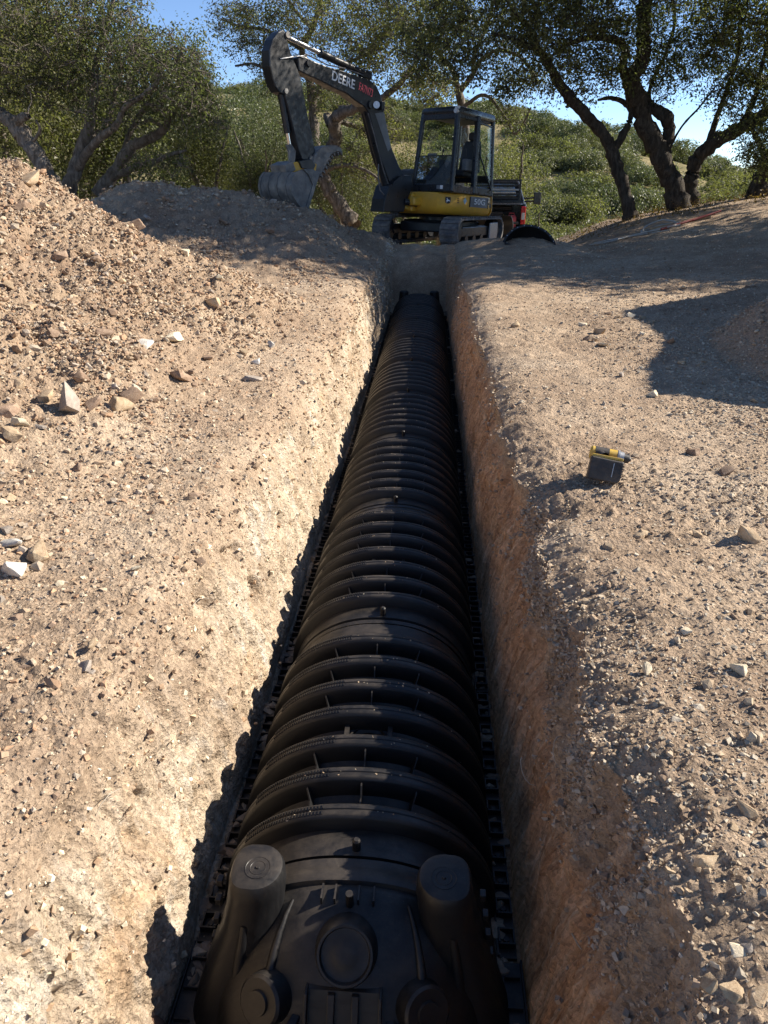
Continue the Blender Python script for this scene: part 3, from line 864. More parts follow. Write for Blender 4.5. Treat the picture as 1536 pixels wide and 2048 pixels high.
SPECIAL = [
    (291, 683, 46, 'white', 'flat white rock on the sunlit left heap, brightest stone there', .6),
    (352, 672, 44, 'pale', 'pale yellow rock just right of the flat white rock', .8),
    (141, 806, 66, 'grey', 'largest grey-brown boulder at the foot of the sunlit heap', 1.),
    (237, 808, 48, 'tan', 'rounded tan rock right of the largest grey-brown boulder', 1.),
    (184, 806, 40, 'brown', 'dark brown rock wedged between the largest boulder and a tan rock', 1.),
    (22, 866, 50, 'tan', 'wide tan rock low at the left edge of the heap foot', .8),
    (36, 842, 36, 'pale', 'pale block leaning above the wide tan rock at the left edge', 1.),
    (94, 794, 36, 'tan', 'squarish tan rock left of the largest grey-brown boulder', 1.),
    (20, 822, 44, 'brown', 'brown clod rock at the left edge above the pale block', 1.),
    (265, 790, 46, 'brown', 'broad brown rock behind the rounded tan rock', .9),
    (160, 755, 38, 'brown', 'brown rock half sunk above the largest grey-brown boulder', .9),
    (362, 752, 50, 'brown', 'long brown rock lying on bare soil toward the trench', .6),
    (38, 768, 40, 'tan', 'tan rock at the left above the row of heap-foot boulders', .8),
    (33, 1134, 66, 'white', 'big white-faced rock low on the left beside a tan rock', .9),
    (78, 1108, 56, 'tan', 'tan rounded rock right of the big white-faced rock', 1.),
    (24, 1082, 44, 'white', 'white slab rock above the big white-faced rock', .6),
    (14, 1060, 30, 'grey', 'small grey rock above the white slab at the left edge', .9),
    (118, 512, 34, 'brown', 'brown rock high on the sunlit heap face', .9),
    (190, 520, 40, 'brown', 'brown rock right of another one high on the sunlit heap', .9),
    (270, 450, 44, 'brown', 'long brown rock near the shadow edge high on the heap', .7),
    (542, 690, 24, 'white', 'small upright white stone near the trench edge', 1.1),
    (512, 725, 20, 'white', 'little white stone below the upright white stone', .9),
    (506, 755, 36, 'grey', 'grey rock low by the left trench edge', .7),
    (428, 605, 40, 'tan', 'orange-tan block on the heap slope near the shadow', .8),
    (206, 668, 34, 'brown', 'brown rock left of the flat white rock', 1.),
    (108, 668, 32, 'brown', 'brown rock in the middle of the sunlit heap at far left', 1.),
    (60, 358, 40, 'tan', 'tan rock crowning the sunlit heap', .8),
    (45, 412, 34, 'brown', 'brown rock just under the crown of the sunlit heap', .9),
    (88, 412, 28, 'tan', 'tan stone right of a brown rock under the heap crown', .9),
    (1497, 1070, 54, 'tan', 'large squared tan rock at the right on pale grit', .9),
    (1285, 1067, 28, 'tan', 'small tan block rock left of the large squared tan rock', .9),
    (1294, 1336, 30, 'pale', 'pale rock on the right trench lip casting a short shadow', .9),
    (1030, 650, 24, 'tan', 'lone tan rock near the far right trench lip', .8),
    (1172, 678, 18, 'brown', 'leftmost of the four little rocks clustered on the right bank', 1.),
    (1198, 664, 20, 'tan', 'topmost upright rock of the little cluster on the right bank', 1.2),
    (1188, 680, 16, 'tan', 'smallest middle rock of the little cluster on the right bank', 1.),
    (1206, 688, 28, 'pale', 'long low rock in front of the little cluster on the right bank', .6),
    (1476, 1336, 34, 'pale', 'pale rock half sunk in grit on the right below the squared one', .8),
    (1395, 1068, 26, 'tan', 'tan stone between the small block and the large squared rock', .7),
    (1370, 1260, 30, 'pale', 'low pale stone in the grit right of the trench lip', .6),
    (1465, 1985, 46, 'tan', 'tall tan rock among rubble in the bottom right corner', 1.1),
    (1418, 1965, 38, 'tan', 'tan rock left of the tall one in the bottom right corner', 1.),
    (1515, 1990, 52, 'tan', 'yellowish tan block at the bottom right edge', 1.),
    (1475, 1900, 34, 'pale', 'slanting pale stone above the bottom right rubble', 1.1),
    (1408, 1720, 44, 'tan', 'rounded tan rock at the right lip above the rubble', .9),
    (1490, 1895, 30, 'grey', 'grey stone beside the slanting pale stone', 1.),
    (1450, 940, 30, 'brown', 'brown stone right of the drill on pale grit', .8),
    (1385, 905, 30, 'brown', 'brown rock near the edge of the big shadow on the right', .8),
    (120, 1165, 22, 'pale', 'pale stone right of the tan rounded rock at lower left', .7),
    (185, 1285, 26, 'tan', 'yellow-tan rock half buried near the left trench lip', .9),
]
for a in SPECIAL:
    rock_px(a[0], a[1], a[2], a[3], a[4], a[5])

def rock_field(n, mask, patch, lo, hi, kinds, label, group, ymin=0, ymax=99):
    P, r, s = scatter(mask & _vis & (_y > ymin) & (_y < ymax), n, lo, hi, 2.2, 0.0052, patch)
    for p, q in zip(P, r):
        q = min(q, hi)
        kd = kinds[int(RNG.integers(0, len(kinds)))]
        big = 'larger ' if q > 1.6 * max(lo, .0052 * np.linalg.norm(p - _C)) else 'small '
        rock((p[0], p[1], p[2] + q * 0.14), q, kd, big + kd + ' ' + label, group + ', ' + big + kd, 'rock', RNG.uniform(.6, 1))
rock_field(110, _lft & (_m1 > 0.12), _m1 + 0.2, 0.022, 0.075, ['tan', 'tan', 'brown', 'brown', 'grey', 'pale'],
           'broken stone lying loose among many on the sunlit left heap', 'loose stones on the sunlit heap', 1.5, 8)
rock_field(45, _lft & (_m1 < 0.2), _patchL, 0.014, 0.05, ['tan', 'pale', 'grey', 'brown'],
           'broken stone on the trodden soil between left heap and trench', 'loose stones beside the left lip', 1.0, 6)
rock_field(30, _lft & (_m2 > 0.12), _m2, 0.035, 0.09, ['brown', 'grey', 'brown'],
           'clod of soil in shade on the brown heap below the bucket', 'clods on the shaded heap', 7, 13)
rock_field(60, _right & (_m3 < 0.1), _patchR ** 2, 0.012, 0.042, ['tan', 'pale', 'grey', 'tan', 'brown'],
           'stone lying loose in the pale grit right of the trench', 'loose stones on the right bank', 0.7, 9)

# dry roots poking out of the walls
def root_px(pts, Y, side):
    ax = axis_x(Y) + side
    q = []
    for px, py in pts:
        p = on_plane(px, py, np.array([ax, Y, 0]), np.array([1.0, 0, 0]))
        q.append((p[0] - 0.02 * np.sign(side), p[1], p[2]))
    return q
M_ROOT = simple('dry_root', (0.42, 0.36, 0.28), 0.8, 0, 0.3, 30)
def root(pts, label, r=0.0022):
    v, f = tube_mesh([(np.array(pts), np.linspace(r, r * .4, len(pts)))], 5)
    o = link('root', mesh_np('root', v, f, True), M_ROOT)
    tag(o, label, 'root', 'dry roots in the trench walls')
def wall_point(side, y, frac, out=0.0):
    r_ = int(np.argmin(np.abs(TV[:, 0, 1] - y)))
    c = NL + int(frac * (NW - 1)) if side < 0 else NL + 2 * NW + NF - 1 - int(frac * (NW - 1))
    p = TV[r_, c].copy(); p[0] += out * (-side)
    return p
for k, (side, y, fr, ln, lab) in enumerate([
        (1, 1.62, .22, .10, 'pale root curling out of the right wall under the lip'),
        (1, 1.75, .50, .09, 'thin root lying down the middle of the right wall'),
        (1, 4.9, .20, .22, 'long thin root sticking out high on the far right wall'),
        (1, 1.15, .45, .08, 'wiry root low on the near right wall'),
        (-1, 1.25, .18, .16, 'dark thin root lying along the near left wall'),
        (-1, 2.1, .10, .12, 'thin root by the left lip crack')]):
    p = wall_point(side, y, fr, 0.012)
    pts = []
    for j in range(6):
        t = j / 5
        pts.append((p[0] - side * (0.01 + 0.03 * math.sin(t * 2.6 + k)), p[1] - side * ln * (t - .5) * .8, p[2] + 0.02 * math.sin(t * 5 + k) - side * 0.02 * t))
    root(pts, lab)

# ------------------------------------------------------------------ infiltration chambers
CH_L, CH_H, CH_W = 1.22, 0.41, 0.425
Y0 = 1.40
def arch(inset, t, ex=2.25, hw=CH_W, hh=CH_H, base_in=0.35):
    """point (x,z) of the hoop at angle t (0 right .. pi left)"""
    c, s = math.cos(t), math.sin(t)
    w = hw - inset * base_in - (inset * (1 - base_in)) * abs(s); h = hh - inset
    return (w * math.copysign(abs(c) ** (2 / ex), c), h * abs(s) ** (2 / ex))

RIBS = [0.161 + 0.148 * j for j in range(7)]
def chamber_profile():
    prof = [(0.0, .050), (0.022, .047), (0.026, .060), (0.034, .060), (0.038, .045), (0.095, .045)]
    for i, r in enumerate(RIBS):
        prof += [(r - .034, .064 if i else .047), (r - .027, .012), (r - .022, .002), (r - .017, 0.0), (r - .004, 0.0), (r - .0015, .0035), (r + .0015, .0035), (r + .004, 0.0),
                 (r + .017, 0.0), (r + .022, .002), (r + .027, .012), (r + .036, .066)]
        if i < 6: prof += [(r + .056, .074), (r + .092, .074)]
    prof += [(1.145, .052), (1.20, .052), (CH_L - .004, .052)]
    return prof
NT = 56
def shell_mesh():
    rings = []
    for y, d in chamber_profile():
        rings.append([(*(lambda p: (p[0], y, p[1]))(arch(d, math.pi * i / NT)),) for i in range(NT + 1)])
    mb = MB(); mb.loft(rings, close=False, caps=False)
    me = mb.mesh('shell', True)
    me.set_sharp_from_angle(angle=R(42))
    return me
SHELL = shell_mesh(); SHELL.materials.append(M_PLASTIC)
mb = MB()
mb.box((0, CH_L / 2, .006), (.058, CH_L - .01, .012)).box((-.026, CH_L / 2, .016), (.006, CH_L - .01, .02))
FLANGE = mb.mesh('foot_flange'); FLANGE.materials.append(M_PLASTIC)
mb = MB()   # hollow tab with a web
mb.box((0, -.024, .022), (.05, .005, .026)).box((0, .024, .022), (.05, .005, .026)).box((.022, 0, .022), (.005, .044, .026)).box((-.022, 0, .024), (.005, .044, .030)).cyl((0, 0, .012), (0, 0, .02), .009, n=8)
TAB = mb.mesh('flange_tab'); TAB.materials.append(M_PLASTIC)
mb = MB(); mb.cyl((0, 0, 0), (0, 0, .034), .0125, .0115, 14).cyl((0, 0, .034), (0, 0, .040), .0115, .007, 14)
PEG = mb.mesh('peg', True); PEG.set_sharp_from_angle(angle=R(40)); PEG.materials.append(M_PLASTIC)
mb = MB(); mb.prism([(-.045, 0), (.044, 0), (.044, .06), (.034, .058), (.012, .032), (-.045, .020)], -.0022, .0022, 'yz')
FIN = mb.mesh('stiffener_fin'); FIN.materials.append(M_PLASTIC)
mb = MB()
for k in range(30):
    a = R(102 + k * 1.35); x0, z0 = arch(-.001, a)
    nx, nz = math.cos(a), math.sin(a)
    for yy in (-.011, .011):
        mb.box((x0, yy, z0), (.0032, .013, .004), Matrix.Rotation(-(a - math.pi / 2), 3, 'Y'))
LOUVRE = mb.mesh('louvre_slots'); LOUVRE.materials.append(M_PLASTIC)
mb = MB()
pts = [(.062 * math.cos(a), .05 * math.sin(a)) for a in np.linspace(0, 2 * math.pi, 33)[:-1]]
rings = [[(p[0] * s, p[1] * s, z) for p in pts] for s, z in ((1.12, -.03), (1.12, .006), (1.06, .012), (.98, .012), (.95, .004), (.60, .004), (.58, .008), (.54, .008), (.52, .003))]
mb.loft(rings)
PORT = mb.mesh('inspection_port', True); PORT.set_sharp_from_angle(angle=R(35)); PORT.materials.append(M_PLASTIC)
mb = MB()
for s in (-1, 1):
    pass
mb.box((0, 0, .01), (.016, .095, .035))
PORT_LUG = mb.mesh('port_lug'); PORT_LUG.materials.append(M_PLASTIC)

ORD = ['first chamber next to the near end cap', 'second chamber from the near end cap', 'third chamber from the near end cap', 'fourth chamber from the near end cap',
       'fifth chamber, middle one of the row', 'sixth chamber from the near end cap', 'fourth chamber from the far end', 'third chamber from the far end', 'last chamber before the far end cap']
for k in range(9):
    y = Y0 + CH_L * k
    x = float(axis_x(y + .6))
    t = thing('infiltration_chamber', 'black ribbed plastic drainage chamber in the trench, ' + ORD[k], 'drainage chamber', (x, y, FLOOR_Z + .004), 'drainage chambers in the trench')
    t.rotation_euler = (0, 0, math.atan(.0035) + RNG.uniform(-.004, .004))
    link('shell', SHELL, None, t)
    for s in (-1, 1):
        o = link('foot_flange', FLANGE, None, t); o.location = (s * (CH_W + .022), 0, 0); o.scale = (s, 1, 1)
        for j in range(12):
            b = link('flange_tab', TAB, None, o); b.location = (.002, .06 + j * .1, 0)
    o = link('peg', PEG, None, t); o.location = (.004, .062, CH_H - .048)
    if k < 7:
        for i in range(6):
            yv = RIBS[i] + .074
            if i == 2: continue
            for a in ((68, 90, 112) if k < 4 else (90,)):
                px_, pz_ = arch(.076, R(a))
                b = link('stiffener_fin', FIN, None, t); b.location = (px_, yv, pz_); b.rotation_euler = (0, -R(a - 90), 0)
    if k < 3:
        yv = RIBS[2] + .074
        o = link('inspection_port', PORT, None, t); o.location = (0, yv, CH_H - .074)
        for s in (-1, 1):
            b = link('port_lug', PORT_LUG, None, o); b.location = (s * .074, 0, 0)
    if k < 4:
        for i in range(7):
            o = link('louvre_slots', LOUVRE, None, t); o.location = (0, RIBS[i], 0); o['kind'] = 'stuff'

# ------------------------------------------------------------------ near end cap
ec = thing('chamber_end_cap', 'black moulded end cap with two round turrets closing the near end of the chamber row', 'end cap', (float(axis_x(1.2)), Y0 - .006, FLOOR_Z + .004))
def cap_ring(s, n=48, grow=0.0):
    y = -.40 * s
    hh = .372 * (1 - .93 * s ** 2.6); hw = .41 * (1 - .34 * s ** 1.6)
    out = []
    for i in range(n + 1):
        px_, pz_ = arch(0, math.pi * i / n, 2.2, hw + grow, hh + grow)
        out.append((px_, y, pz_))
    return out
mb = MB()
rings = [[(p[0], .03, p[1]) for p in (arch(.040, math.pi * i / 48) for i in range(49))], [(p[0], 0, p[1]) for p in (arch(.040, math.pi * i / 48) for i in range(49))],
         [(p[0], -.012, p[1]) for p in (arch(.032, math.pi * i / 48) for i in range(49))], [(p[0], -.045, p[1]) for p in (arch(.032, math.pi * i / 48) for i in range(49))],
         [(p[0], -.05, p[1]) for p in (arch(.044, math.pi * i / 48) for i in range(49))], [(p[0], -.066, p[1]) for p in (arch(.044, math.pi * i / 48) for i in range(49))]]
for s in np.linspace(.17, 1, 16): rings.append(cap_ring(s))
mb.loft(rings, close=False, caps=False)
mb.build('dome', M_PLASTIC, ec, auto=True)
for s in (-1, 1):
    # turret: a D-shaped column, rounded to the inside, flaring to the base
    rings = []
    for z, sc, ox, oy in ((0.0, 1.55, .325, -.13), (.18, 1.25, .292, -.105), (.30, 1.06, .262, -.085), (.40, 1.0, .246, -.075), (.432, .97, .245, -.074), (.446, .88, .245, -.073), (.450, .74, .245, -.073)):
        rg = []
        for i in range(28):
            a = 2 * math.pi * i / 28
            cx, cy = math.cos(a), math.sin(a)
            if s * cx > 0: cx = math.copysign(abs(cx) ** .55, cx); cy = math.copysign(abs(cy) ** .75, cy)
            rg.append((s * ox + .074 * sc * cx, oy + .078 * sc * cy, z))
        rings.append(rg)
    mb = MB(); mb.loft(rings)
    tu = mb.build('turret', M_PLASTIC, ec, auto=True)
    mb = MB()
    rg = [[(s * .243 + r_ * math.cos(a), -.080 + r_ * math.sin(a), z) for a in np.linspace(0, 2 * math.pi, 29)[:-1]]
          for r_, z in ((.034, .447), (.034, .4512), (.032, .4512), (.031, .4503), (.022, .4503), (.0215, .4512), (.020, .4512), (.019, .4503), (.006, .4503), (.004, .454))]
    mb.loft(rg); mb.build('round_mark', M_PLASTIC, tu, auto=True)
    mb = MB(); mb.tube([(s * .27, -.155, .33), (s * .285, -.185, .22), (s * .31, -.235, .02)], [.012, .017, .022], 10)
    mb.build('turret_rib', M_PLASTIC, tu, smooth=True)
    # cone ridge running down the dome
    pts = []
    for q in np.linspace(.22, .92, 9):
        rg = cap_ring(q); a = R(90 - s * (14 + 30 * q)); px_, pz_ = arch(0, a, 2.2, .41 * (1 - .34 * q ** 1.6), .372 * (1 - .93 * q ** 2.6))
        pts.append((px_, -.40 * q, pz_ + .002))
    mb = MB(); mb.tube(pts, np.linspace(.005, .021, 9), 10)
    mb.build('dome_ridge', M_PLASTIC, ec, smooth=True)
    # low side port
    mb = MB()
    d = Vector((s * .45, -.72, .53)).normalized(); c = Vector((s * .192, -.262, .215))
    mb.cyl(c - d * .05, c + d * .035, .066, .062, 28).cyl(c + d * .035, c + d * .041, .062, .055, 28).cyl(c + d * .041, c + d * .048, .03, .028, 24)
    mb.build('side_port', M_PLASTIC, ec, auto=True)
    mb = MB(); mb.box((s * .125, -.315, .19), (.022, .05, .03), Matrix.Rotation(s * .4, 3, 'Z'))
    mb.build('locking_lug', M_PLASTIC, ec, bevel=.003)
    # foot plates
    mb = MB(); mb.box((s * .445, -.17, .008), (.075, .34, .012)).box((s * .481, -.17, .017), (.006, .34, .026)).box((s * .445, -.338, .017), (.075, .006, .026))
    for j in range(4): mb.box((s * .452, -.05 - j * .085, .018), (.045, .005, .02))
    mb.build('foot_plate', M_PLASTIC, ec, bevel=.002)
    for j in range(6):
        mb = MB(); mb.box((s * (.345 + .0105 * j), -.085 - .003 * j, .40 - .07 * j), (.016, .022, .022))
        mb.build('latch_tooth', M_PLASTIC, ec, bevel=.002)
# central spout, tilted up toward the opening
mb = MB()
ax_ = Vector((0, -.76, .65)).normalized(); c = Vector((0, -.205, .318)); sx = Vector((1, 0, 0)); sy = ax_.cross(sx)
rings = []
for d_, r_ in ((-.20, 0.091), (-.10, 0.089), (-.02, 0.082), (.0, 0.078), (.022, 0.074), (.030, 0.070), (.030, 0.064), (.020, 0.060), (.018, 0.034), (.020, 0.030), (.019, 0.008)):
    rings.append([tuple(c + ax_ * d_ + sx * (r_ * math.cos(a)) + sy * (r_ * math.sin(a))) for a in np.linspace(0, 2 * math.pi, 41)[:-1]])
mb.loft(rings)
sp = mb.build('spout', M_PLASTIC, ec, auto=True)
mb = MB()
for s in (-1, 1):
    mb.prism([(-.24, .26), (-.285, .27), (-.405, .09), (-.345, .05)], s * .092 - .004, s * .092 + .004, 'yz')
    mb.prism([(-.24, .25), (-.278, .262), (-.398, .10), (-.345, .06)], s * .030 - .009, s * .030 + .009, 'yz')
mb.build('spout_web', M_PLASTIC, ec, bevel=.002)
mb = MB(); mb.prism([(-.22, .26), (-.266, .262), (-.385, .08), (-.33, .05)], -.092, .092, 'yz'); mb.build('spout_panel', M_PLASTIC, ec)
for x_ in (-.075, -.04, .022, .062):
    mb = MB(); mb.box((x_, -.082, .365), (.005, .045, .03)); mb.build('dome_fin', M_PLASTIC, ec)
mb = MB(); mb.cyl((0.0, -.098, .32), (0.0, -.108, .408), .012, .010, 12); mb.build('peg', M_PLASTIC, ec, auto=True)

# far end cap (plain dome) and its side lugs
fe = thing('chamber_end_cap', 'plain black end cap at the far end of the chamber row below the excavator', 'end cap', (float(axis_x(12.5)), Y0 + 9 * CH_L, FLOOR_Z + .004))
rings = []
for s in np.linspace(0, 1, 12):
    hh = .37 * math.sqrt(max(0.0, 1 - (s * .96) ** 2)); hw = .41 * (1 - .2 * s * s)
    rings.append([(p[0], .36 * s, p[1]) for p in (arch(0, math.pi * i / 40, 2.2, hw, hh) for i in range(41))])
mb = MB(); mb.loft(rings, close=False, caps=False); mb.build('dome', M_PLASTIC, fe, smooth=True)
for s in (-1, 1):
    mb = MB(); mb.cyl((s * .27, .08, 0), (s * .25, .08, .40), .10, .075, 20).cyl((s * .25, .08, .40), (s * .25, .08, .42), .075, .05, 20)
    mb.build('turret', M_PLASTIC, fe, auto=True)

# rusty pipe end showing at the foot of the near left wall
rp = thing('rusty_pipe', 'rusty iron pipe stub lying on the trench floor left of the near end cap', 'pipe', (-.70, 1.13, FLOOR_Z + .03))
mb = MB(); mb.tube([(0.05, -.45, 0), (0.03, -.2, .02), (.0, .0, .03), (-.02, .035, .01)], [.052, .052, .05, .02], 18)
mb.build('pipe_wall', M_RUST, rp, smooth=True)

# crumbs of soil spilled on the near chambers
n_ = 420
yy = Y0 - .2 + RNG.uniform(0, 1, n_) ** 1.4 * 4.2; aa = np.radians(RNG.normal(93, 17, n_))
rib_y = np.array([Y0 + CH_L * k + r_ for k in range(4) for r_ in RIBS])
yy = np.where(RNG.uniform(size=n_) < .7, rib_y[RNG.integers(0, len(rib_y), n_)] + RNG.normal(0, .010, n_), rib_y[RNG.integers(0, len(rib_y), n_)] + .074)
pos_ = []
for y_, a_ in zip(yy, aa):
    ins = 0.0 if np.min(np.abs(rib_y - y_)) < .03 else .074
    px_, pz_ = arch(ins, a_); pos_.append((float(axis_x(y_)) + px_, y_, FLOOR_Z + .004 + pz_))
rr_ = RNG.uniform(.0012, .0042, n_)
tag(link('soil_crumbs', pebble_mesh('soil_crumbs', np.array(pos_), rr_, CUB_V, CUB_F, tints_for(n_, PAL_GROUND)), M_GRAVEL), 'pale soil crumbs spilled on the ribs of the black chambers', 'soil crumbs', None, 'stuff')

# ------------------------------------------------------------------ excavator
HX = R(233.07); PX = 0.0757
_f = Vector((math.cos(HX), math.sin(HX), 0)); _l = Vector((-math.sin(HX), math.cos(HX), 0)); _u = Vector((0, 0, 1))
_f2 = _f * math.cos(PX) + _u * math.sin(PX); _u2 = _u * math.cos(PX) - _f * math.sin(PX)
EXO = Vector((0.128, 16.938, -0.097))
MX = Matrix(((_f2.x, _l.x, _u2.x, EXO.x), (_f2.y, _l.y, _u2.y, EXO.y), (_f2.z, _l.z, _u2.z, EXO.z), (0, 0, 0, 1)))
MXI = MX.inverted()
ex = thing('excavator', 'compact yellow and black tracked excavator with glazed cab at the trench end', 'excavator', mw=MX)

# undercarriage, turned a little against the upper works
UC = Matrix.Rotation(R(11), 4, 'Z') @ Matrix.Translation((1.2, 0, 0)) @ Matrix.Rotation(R(2.8), 4, 'Y') @ Matrix.Translation((-1.2, 0, 0))
UC = UC @ Matrix.Translation((0, 0, 0.0))
def track_outline(n_end=9):
    """closed loop (x,z) of the rubber track"""
    pts = []
    for a in np.linspace(-90, 90, n_end): pts.append((1.0 + .255 * math.cos(R(a)), .265 + .265 * math.sin(R(a))))
    for a in np.linspace(90, 270, n_end): pts.append((-1.0 + .255 * math.cos(R(a)), .265 + .265 * math.sin(R(a))))
    return pts
TRK = track_outline()
for s in (-1, 1):
    y0, y1 = s * .78 - .2, s * .78 + .2
    mb = MB()
    n = len(TRK)
    inner = [(x * .965 if abs(x) > 1 else x, .265 + (z - .265) * .86) for x, z in TRK]
    rings = [[(x, y0, z) for x, z in TRK], [(x, y1, z) for x, z in TRK], [(x, y1, z) for x, z in inner], [(x, y0, z) for x, z in inner], [(x, y0, z) for x, z in TRK]]
    mb.loft(rings, caps=False)
    tr = mb.build('rubber_track', M_RUBBER, ex, xf=UC, auto=True)
    # tread bars round the loop
    per = []
    for i in range(n):
        a = np.array(TRK[i]); b = np.array(TRK[(i + 1) % n]); per.append((a, b, np.linalg.norm(b - a)))
    tot = sum(p[2] for p in per); nl_ = 46
    for k in range(nl_):
        d = tot * k / nl_
        for a, b, L_ in per:
            if d <= L_: break
            d -= L_
        c = a + (b - a) * d / L_; tdir = (b - a) / L_; nrm = np.array([tdir[1], -tdir[0]])
        c = c + nrm * .012
        ang = math.atan2(tdir[1], tdir[0])
        mb = MB(); mb.box((c[0], s * .78, c[1]), (.055, .385, .026), Matrix.Rotation(-ang, 3, 'Y'))
        mb.build('track_bar', M_RUBBER, tr, xf=UC, bevel=.006)
    mb = MB(); mb.prism([(-.85, .17), (.85, .17), (.9, .27), (.8, .36), (-.8, .36), (-.9, .27)], s * .78 - .11, s * .78 + .11)
    mb.build('track_frame', M_BLACK, ex, xf=UC, bevel=.015)
    for nm, x, r_ in (('idler', 1.0, .21), ('sprocket', -1.0, .21)):
        mb = MB(); mb.cyl((x, s * .78 - .09, .265), (x, s * .78 + .09, .265), r_, n=24).cyl((x, s * .78 + s * .09, .265), (x, s * .78 + s * .14, .265), .11, n=20)
        mb.build(nm, M_BLACK, ex, xf=UC, auto=True)
    for x in (-.6, -.2, .2, .6):
        mb = MB(); mb.cyl((x, s * .78 - .12, .12), (x, s * .78 + .12, .12), .085, n=16); mb.build('roller', M_BLACK, ex, xf=UC, auto=True)
    mb = MB(); mb.prism([(-1.0, .10), (-.55, .10), (-.55, .42), (-1.0, .42)], s * .78 + s * .125, s * .78 + s * .16)
    mb.build('mud_guard', M_GREYMETAL, ex, xf=UC, bevel=.01)
mb = MB(); mb.box((0, 0, .36), (1.0, 1.3, .20)).box((.55, 0, .33), (.28, 1.24, .2)).box((-.55, 0, .33), (.28, 1.24, .2)); mb.build('car_body', M_BLACK, ex, xf=UC, bevel=.03)
mb = MB(); mb.cyl((0, 0, .45), (0, 0, .62), .46, n=36); mb.build('swing_bearing', M_BLACK, ex, xf=UC, auto=True)
# blade at the far end of the undercarriage
mb = MB()
prof = []
for a in np.linspace(-50, 50, 9): prof.append((-1.86 + .0 + .55 * (1 - math.cos(R(a))), .28 + .36 * math.sin(R(a))))
prof += [(x - .035, z) for x, z in reversed(prof)]
mb.prism(prof, -.98, .98)
bl = mb.build('blade', M_BLACK, ex, xf=UC, auto=True)
for s in (-1, 1):
    mb = MB(); mb.beam((-.5, s * .3, .28), (-1.68, s * .42, .24), .1, .14); mb.build('blade_arm', M_BLACK, ex, xf=UC, bevel=.01)

# upper works
HOUSE = [(1.02, -.70), (1.05, .30), (.98, .60), (.55, .90), (-.30, .94), (-.62, .86), (-.86, .62), (-.98, .25), (-1.02, -.1), (-.96, -.5), (-.75, -.84), (-.3, -.92), (.8, -.90)]
def outline_loft(poly, zs):
    rings = []
    for z, sc in zs:
        rings.append([(x * sc, y * sc, z) for x, y in poly])
    return rings
mb = MB(); mb.loft(outline_loft(HOUSE, [(.60, .86), (.64, .95), (.70, .985), (.76, 1.0), (.985, 1.0), (1.005, .985), (1.01, .96)]))
house = mb.build('house_cover', M_YELLOW, ex, auto=True)
mb = MB(); mb.loft(outline_loft(HOUSE, [(.56, .80), (.605, .87)])); mb.build('deck_plate', M_BLACK, ex, auto=True)
# tail weight bulging at the back
TAIL = [(-.55, .90), (-.72, .80), (-.93, .58), (-1.05, .25), (-1.09, -.1), (-1.03, -.5), (-.8, -.86), (-.6, -.8), (-.6, .7)]
mb = MB(); mb.loft(outline_loft(TAIL, [(.60, .90), (.66, .98), (.74, 1.01), (1.0, 1.0), (1.14, .97), (1.2, .92)])); mb.build('counterweight', M_YELLOW, ex, auto=True)
mb = MB(); mb.loft(outline_loft([(-.95, -.82), (.55, -.86), (.62, -.2), (-.55, -.14), (-.98, -.14)], [(1.0, 1.0), (1.36, .99), (1.45, .94), (1.48, .86)])); mb.build('engine_hood', M_BLACK, ex, auto=True)
# left side cover seams
for x in (.30, -.36):
    mb = MB(); mb.box((x, .92, .87), (.008, .03, .2)); mb.build('cover_seam', M_BLACK, house)

def on_left(x, z, out=.004):
    """local point on the left house cover at given x"""
    P = [(.98, .60), (.55, .90), (-.30, .94), (-.62, .86), (-.86, .62)]
    for (xa, ya), (xb, yb) in zip(P[:-1], P[1:]):
        if xb <= x <= xa:
            t = (x - xa) / (xb - xa); y = ya + (yb - ya) * t
            d = Vector((xb - xa, yb - ya, 0)).normalized(); nrm = Vector((-d.y, d.x, 0))
            if nrm.y < 0: nrm = -nrm
            return Vector((x, y, z)) + nrm * out, d, nrm
def panel_left(name, x0, x1, z0, z1, mat, parent, out=.004, th=.003):
    xm = (x0 + x1) / 2
    c, d, nrm = on_left(xm, (z0 + z1) / 2, out)
    mb = MB(); mb.box(tuple(c), (abs(x1 - x0), th, z1 - z0), Matrix(((d.x, nrm.x, 0), (d.y, nrm.y, 0), (0, 0, 1))))
    return mb.build(name, mat, parent)
def text_obj(name, body, size, mat, parent, origin, xdir, ydir, extrude=.0015, sx=1.0, bold=.0):
    cu = bpy.data.curves.new(name, 'FONT'); cu.body = body; cu.size = size; cu.extrude = extrude; cu.align_x = 'CENTER'; cu.align_y = 'CENTER'
    cu.offset = bold * size; cu.space_character = 1.02; cu.resolution_u = 3
    tmp = bpy.data.objects.new(name, cu); COL.objects.link(tmp)
    dg = bpy.context.evaluated_depsgraph_get()
    me = bpy.data.meshes.new_from_object(tmp.evaluated_get(dg))
    bpy.data.objects.remove(tmp); bpy.data.curves.remove(cu)
    xd = Vector(xdir).normalized(); yd = Vector(ydir).normalized(); zd = xd.cross(yd).normalized(); yd = zd.cross(xd)
    xd = xd * sx
    M_ = Matrix(((xd.x, yd.x, zd.x, origin[0]), (xd.y, yd.y, zd.y, origin[1]), (xd.z, yd.z, zd.z, origin[2]), (0, 0, 0, 1)))
    me.transform(M_)
    me.materials.clear(); me.materials.append(mat)
    return link(name, me, None, parent)
panel_left('model_plate', .27, -.32, .78, .975, M_DECALGREY, house)
c, d, n_ = on_left(-.04, .88, .0085)
text_obj('model_lettering', '50G', .155, M_WHITE, house, c, d, (0, 0, 1), sx=1.45, bold=.012)
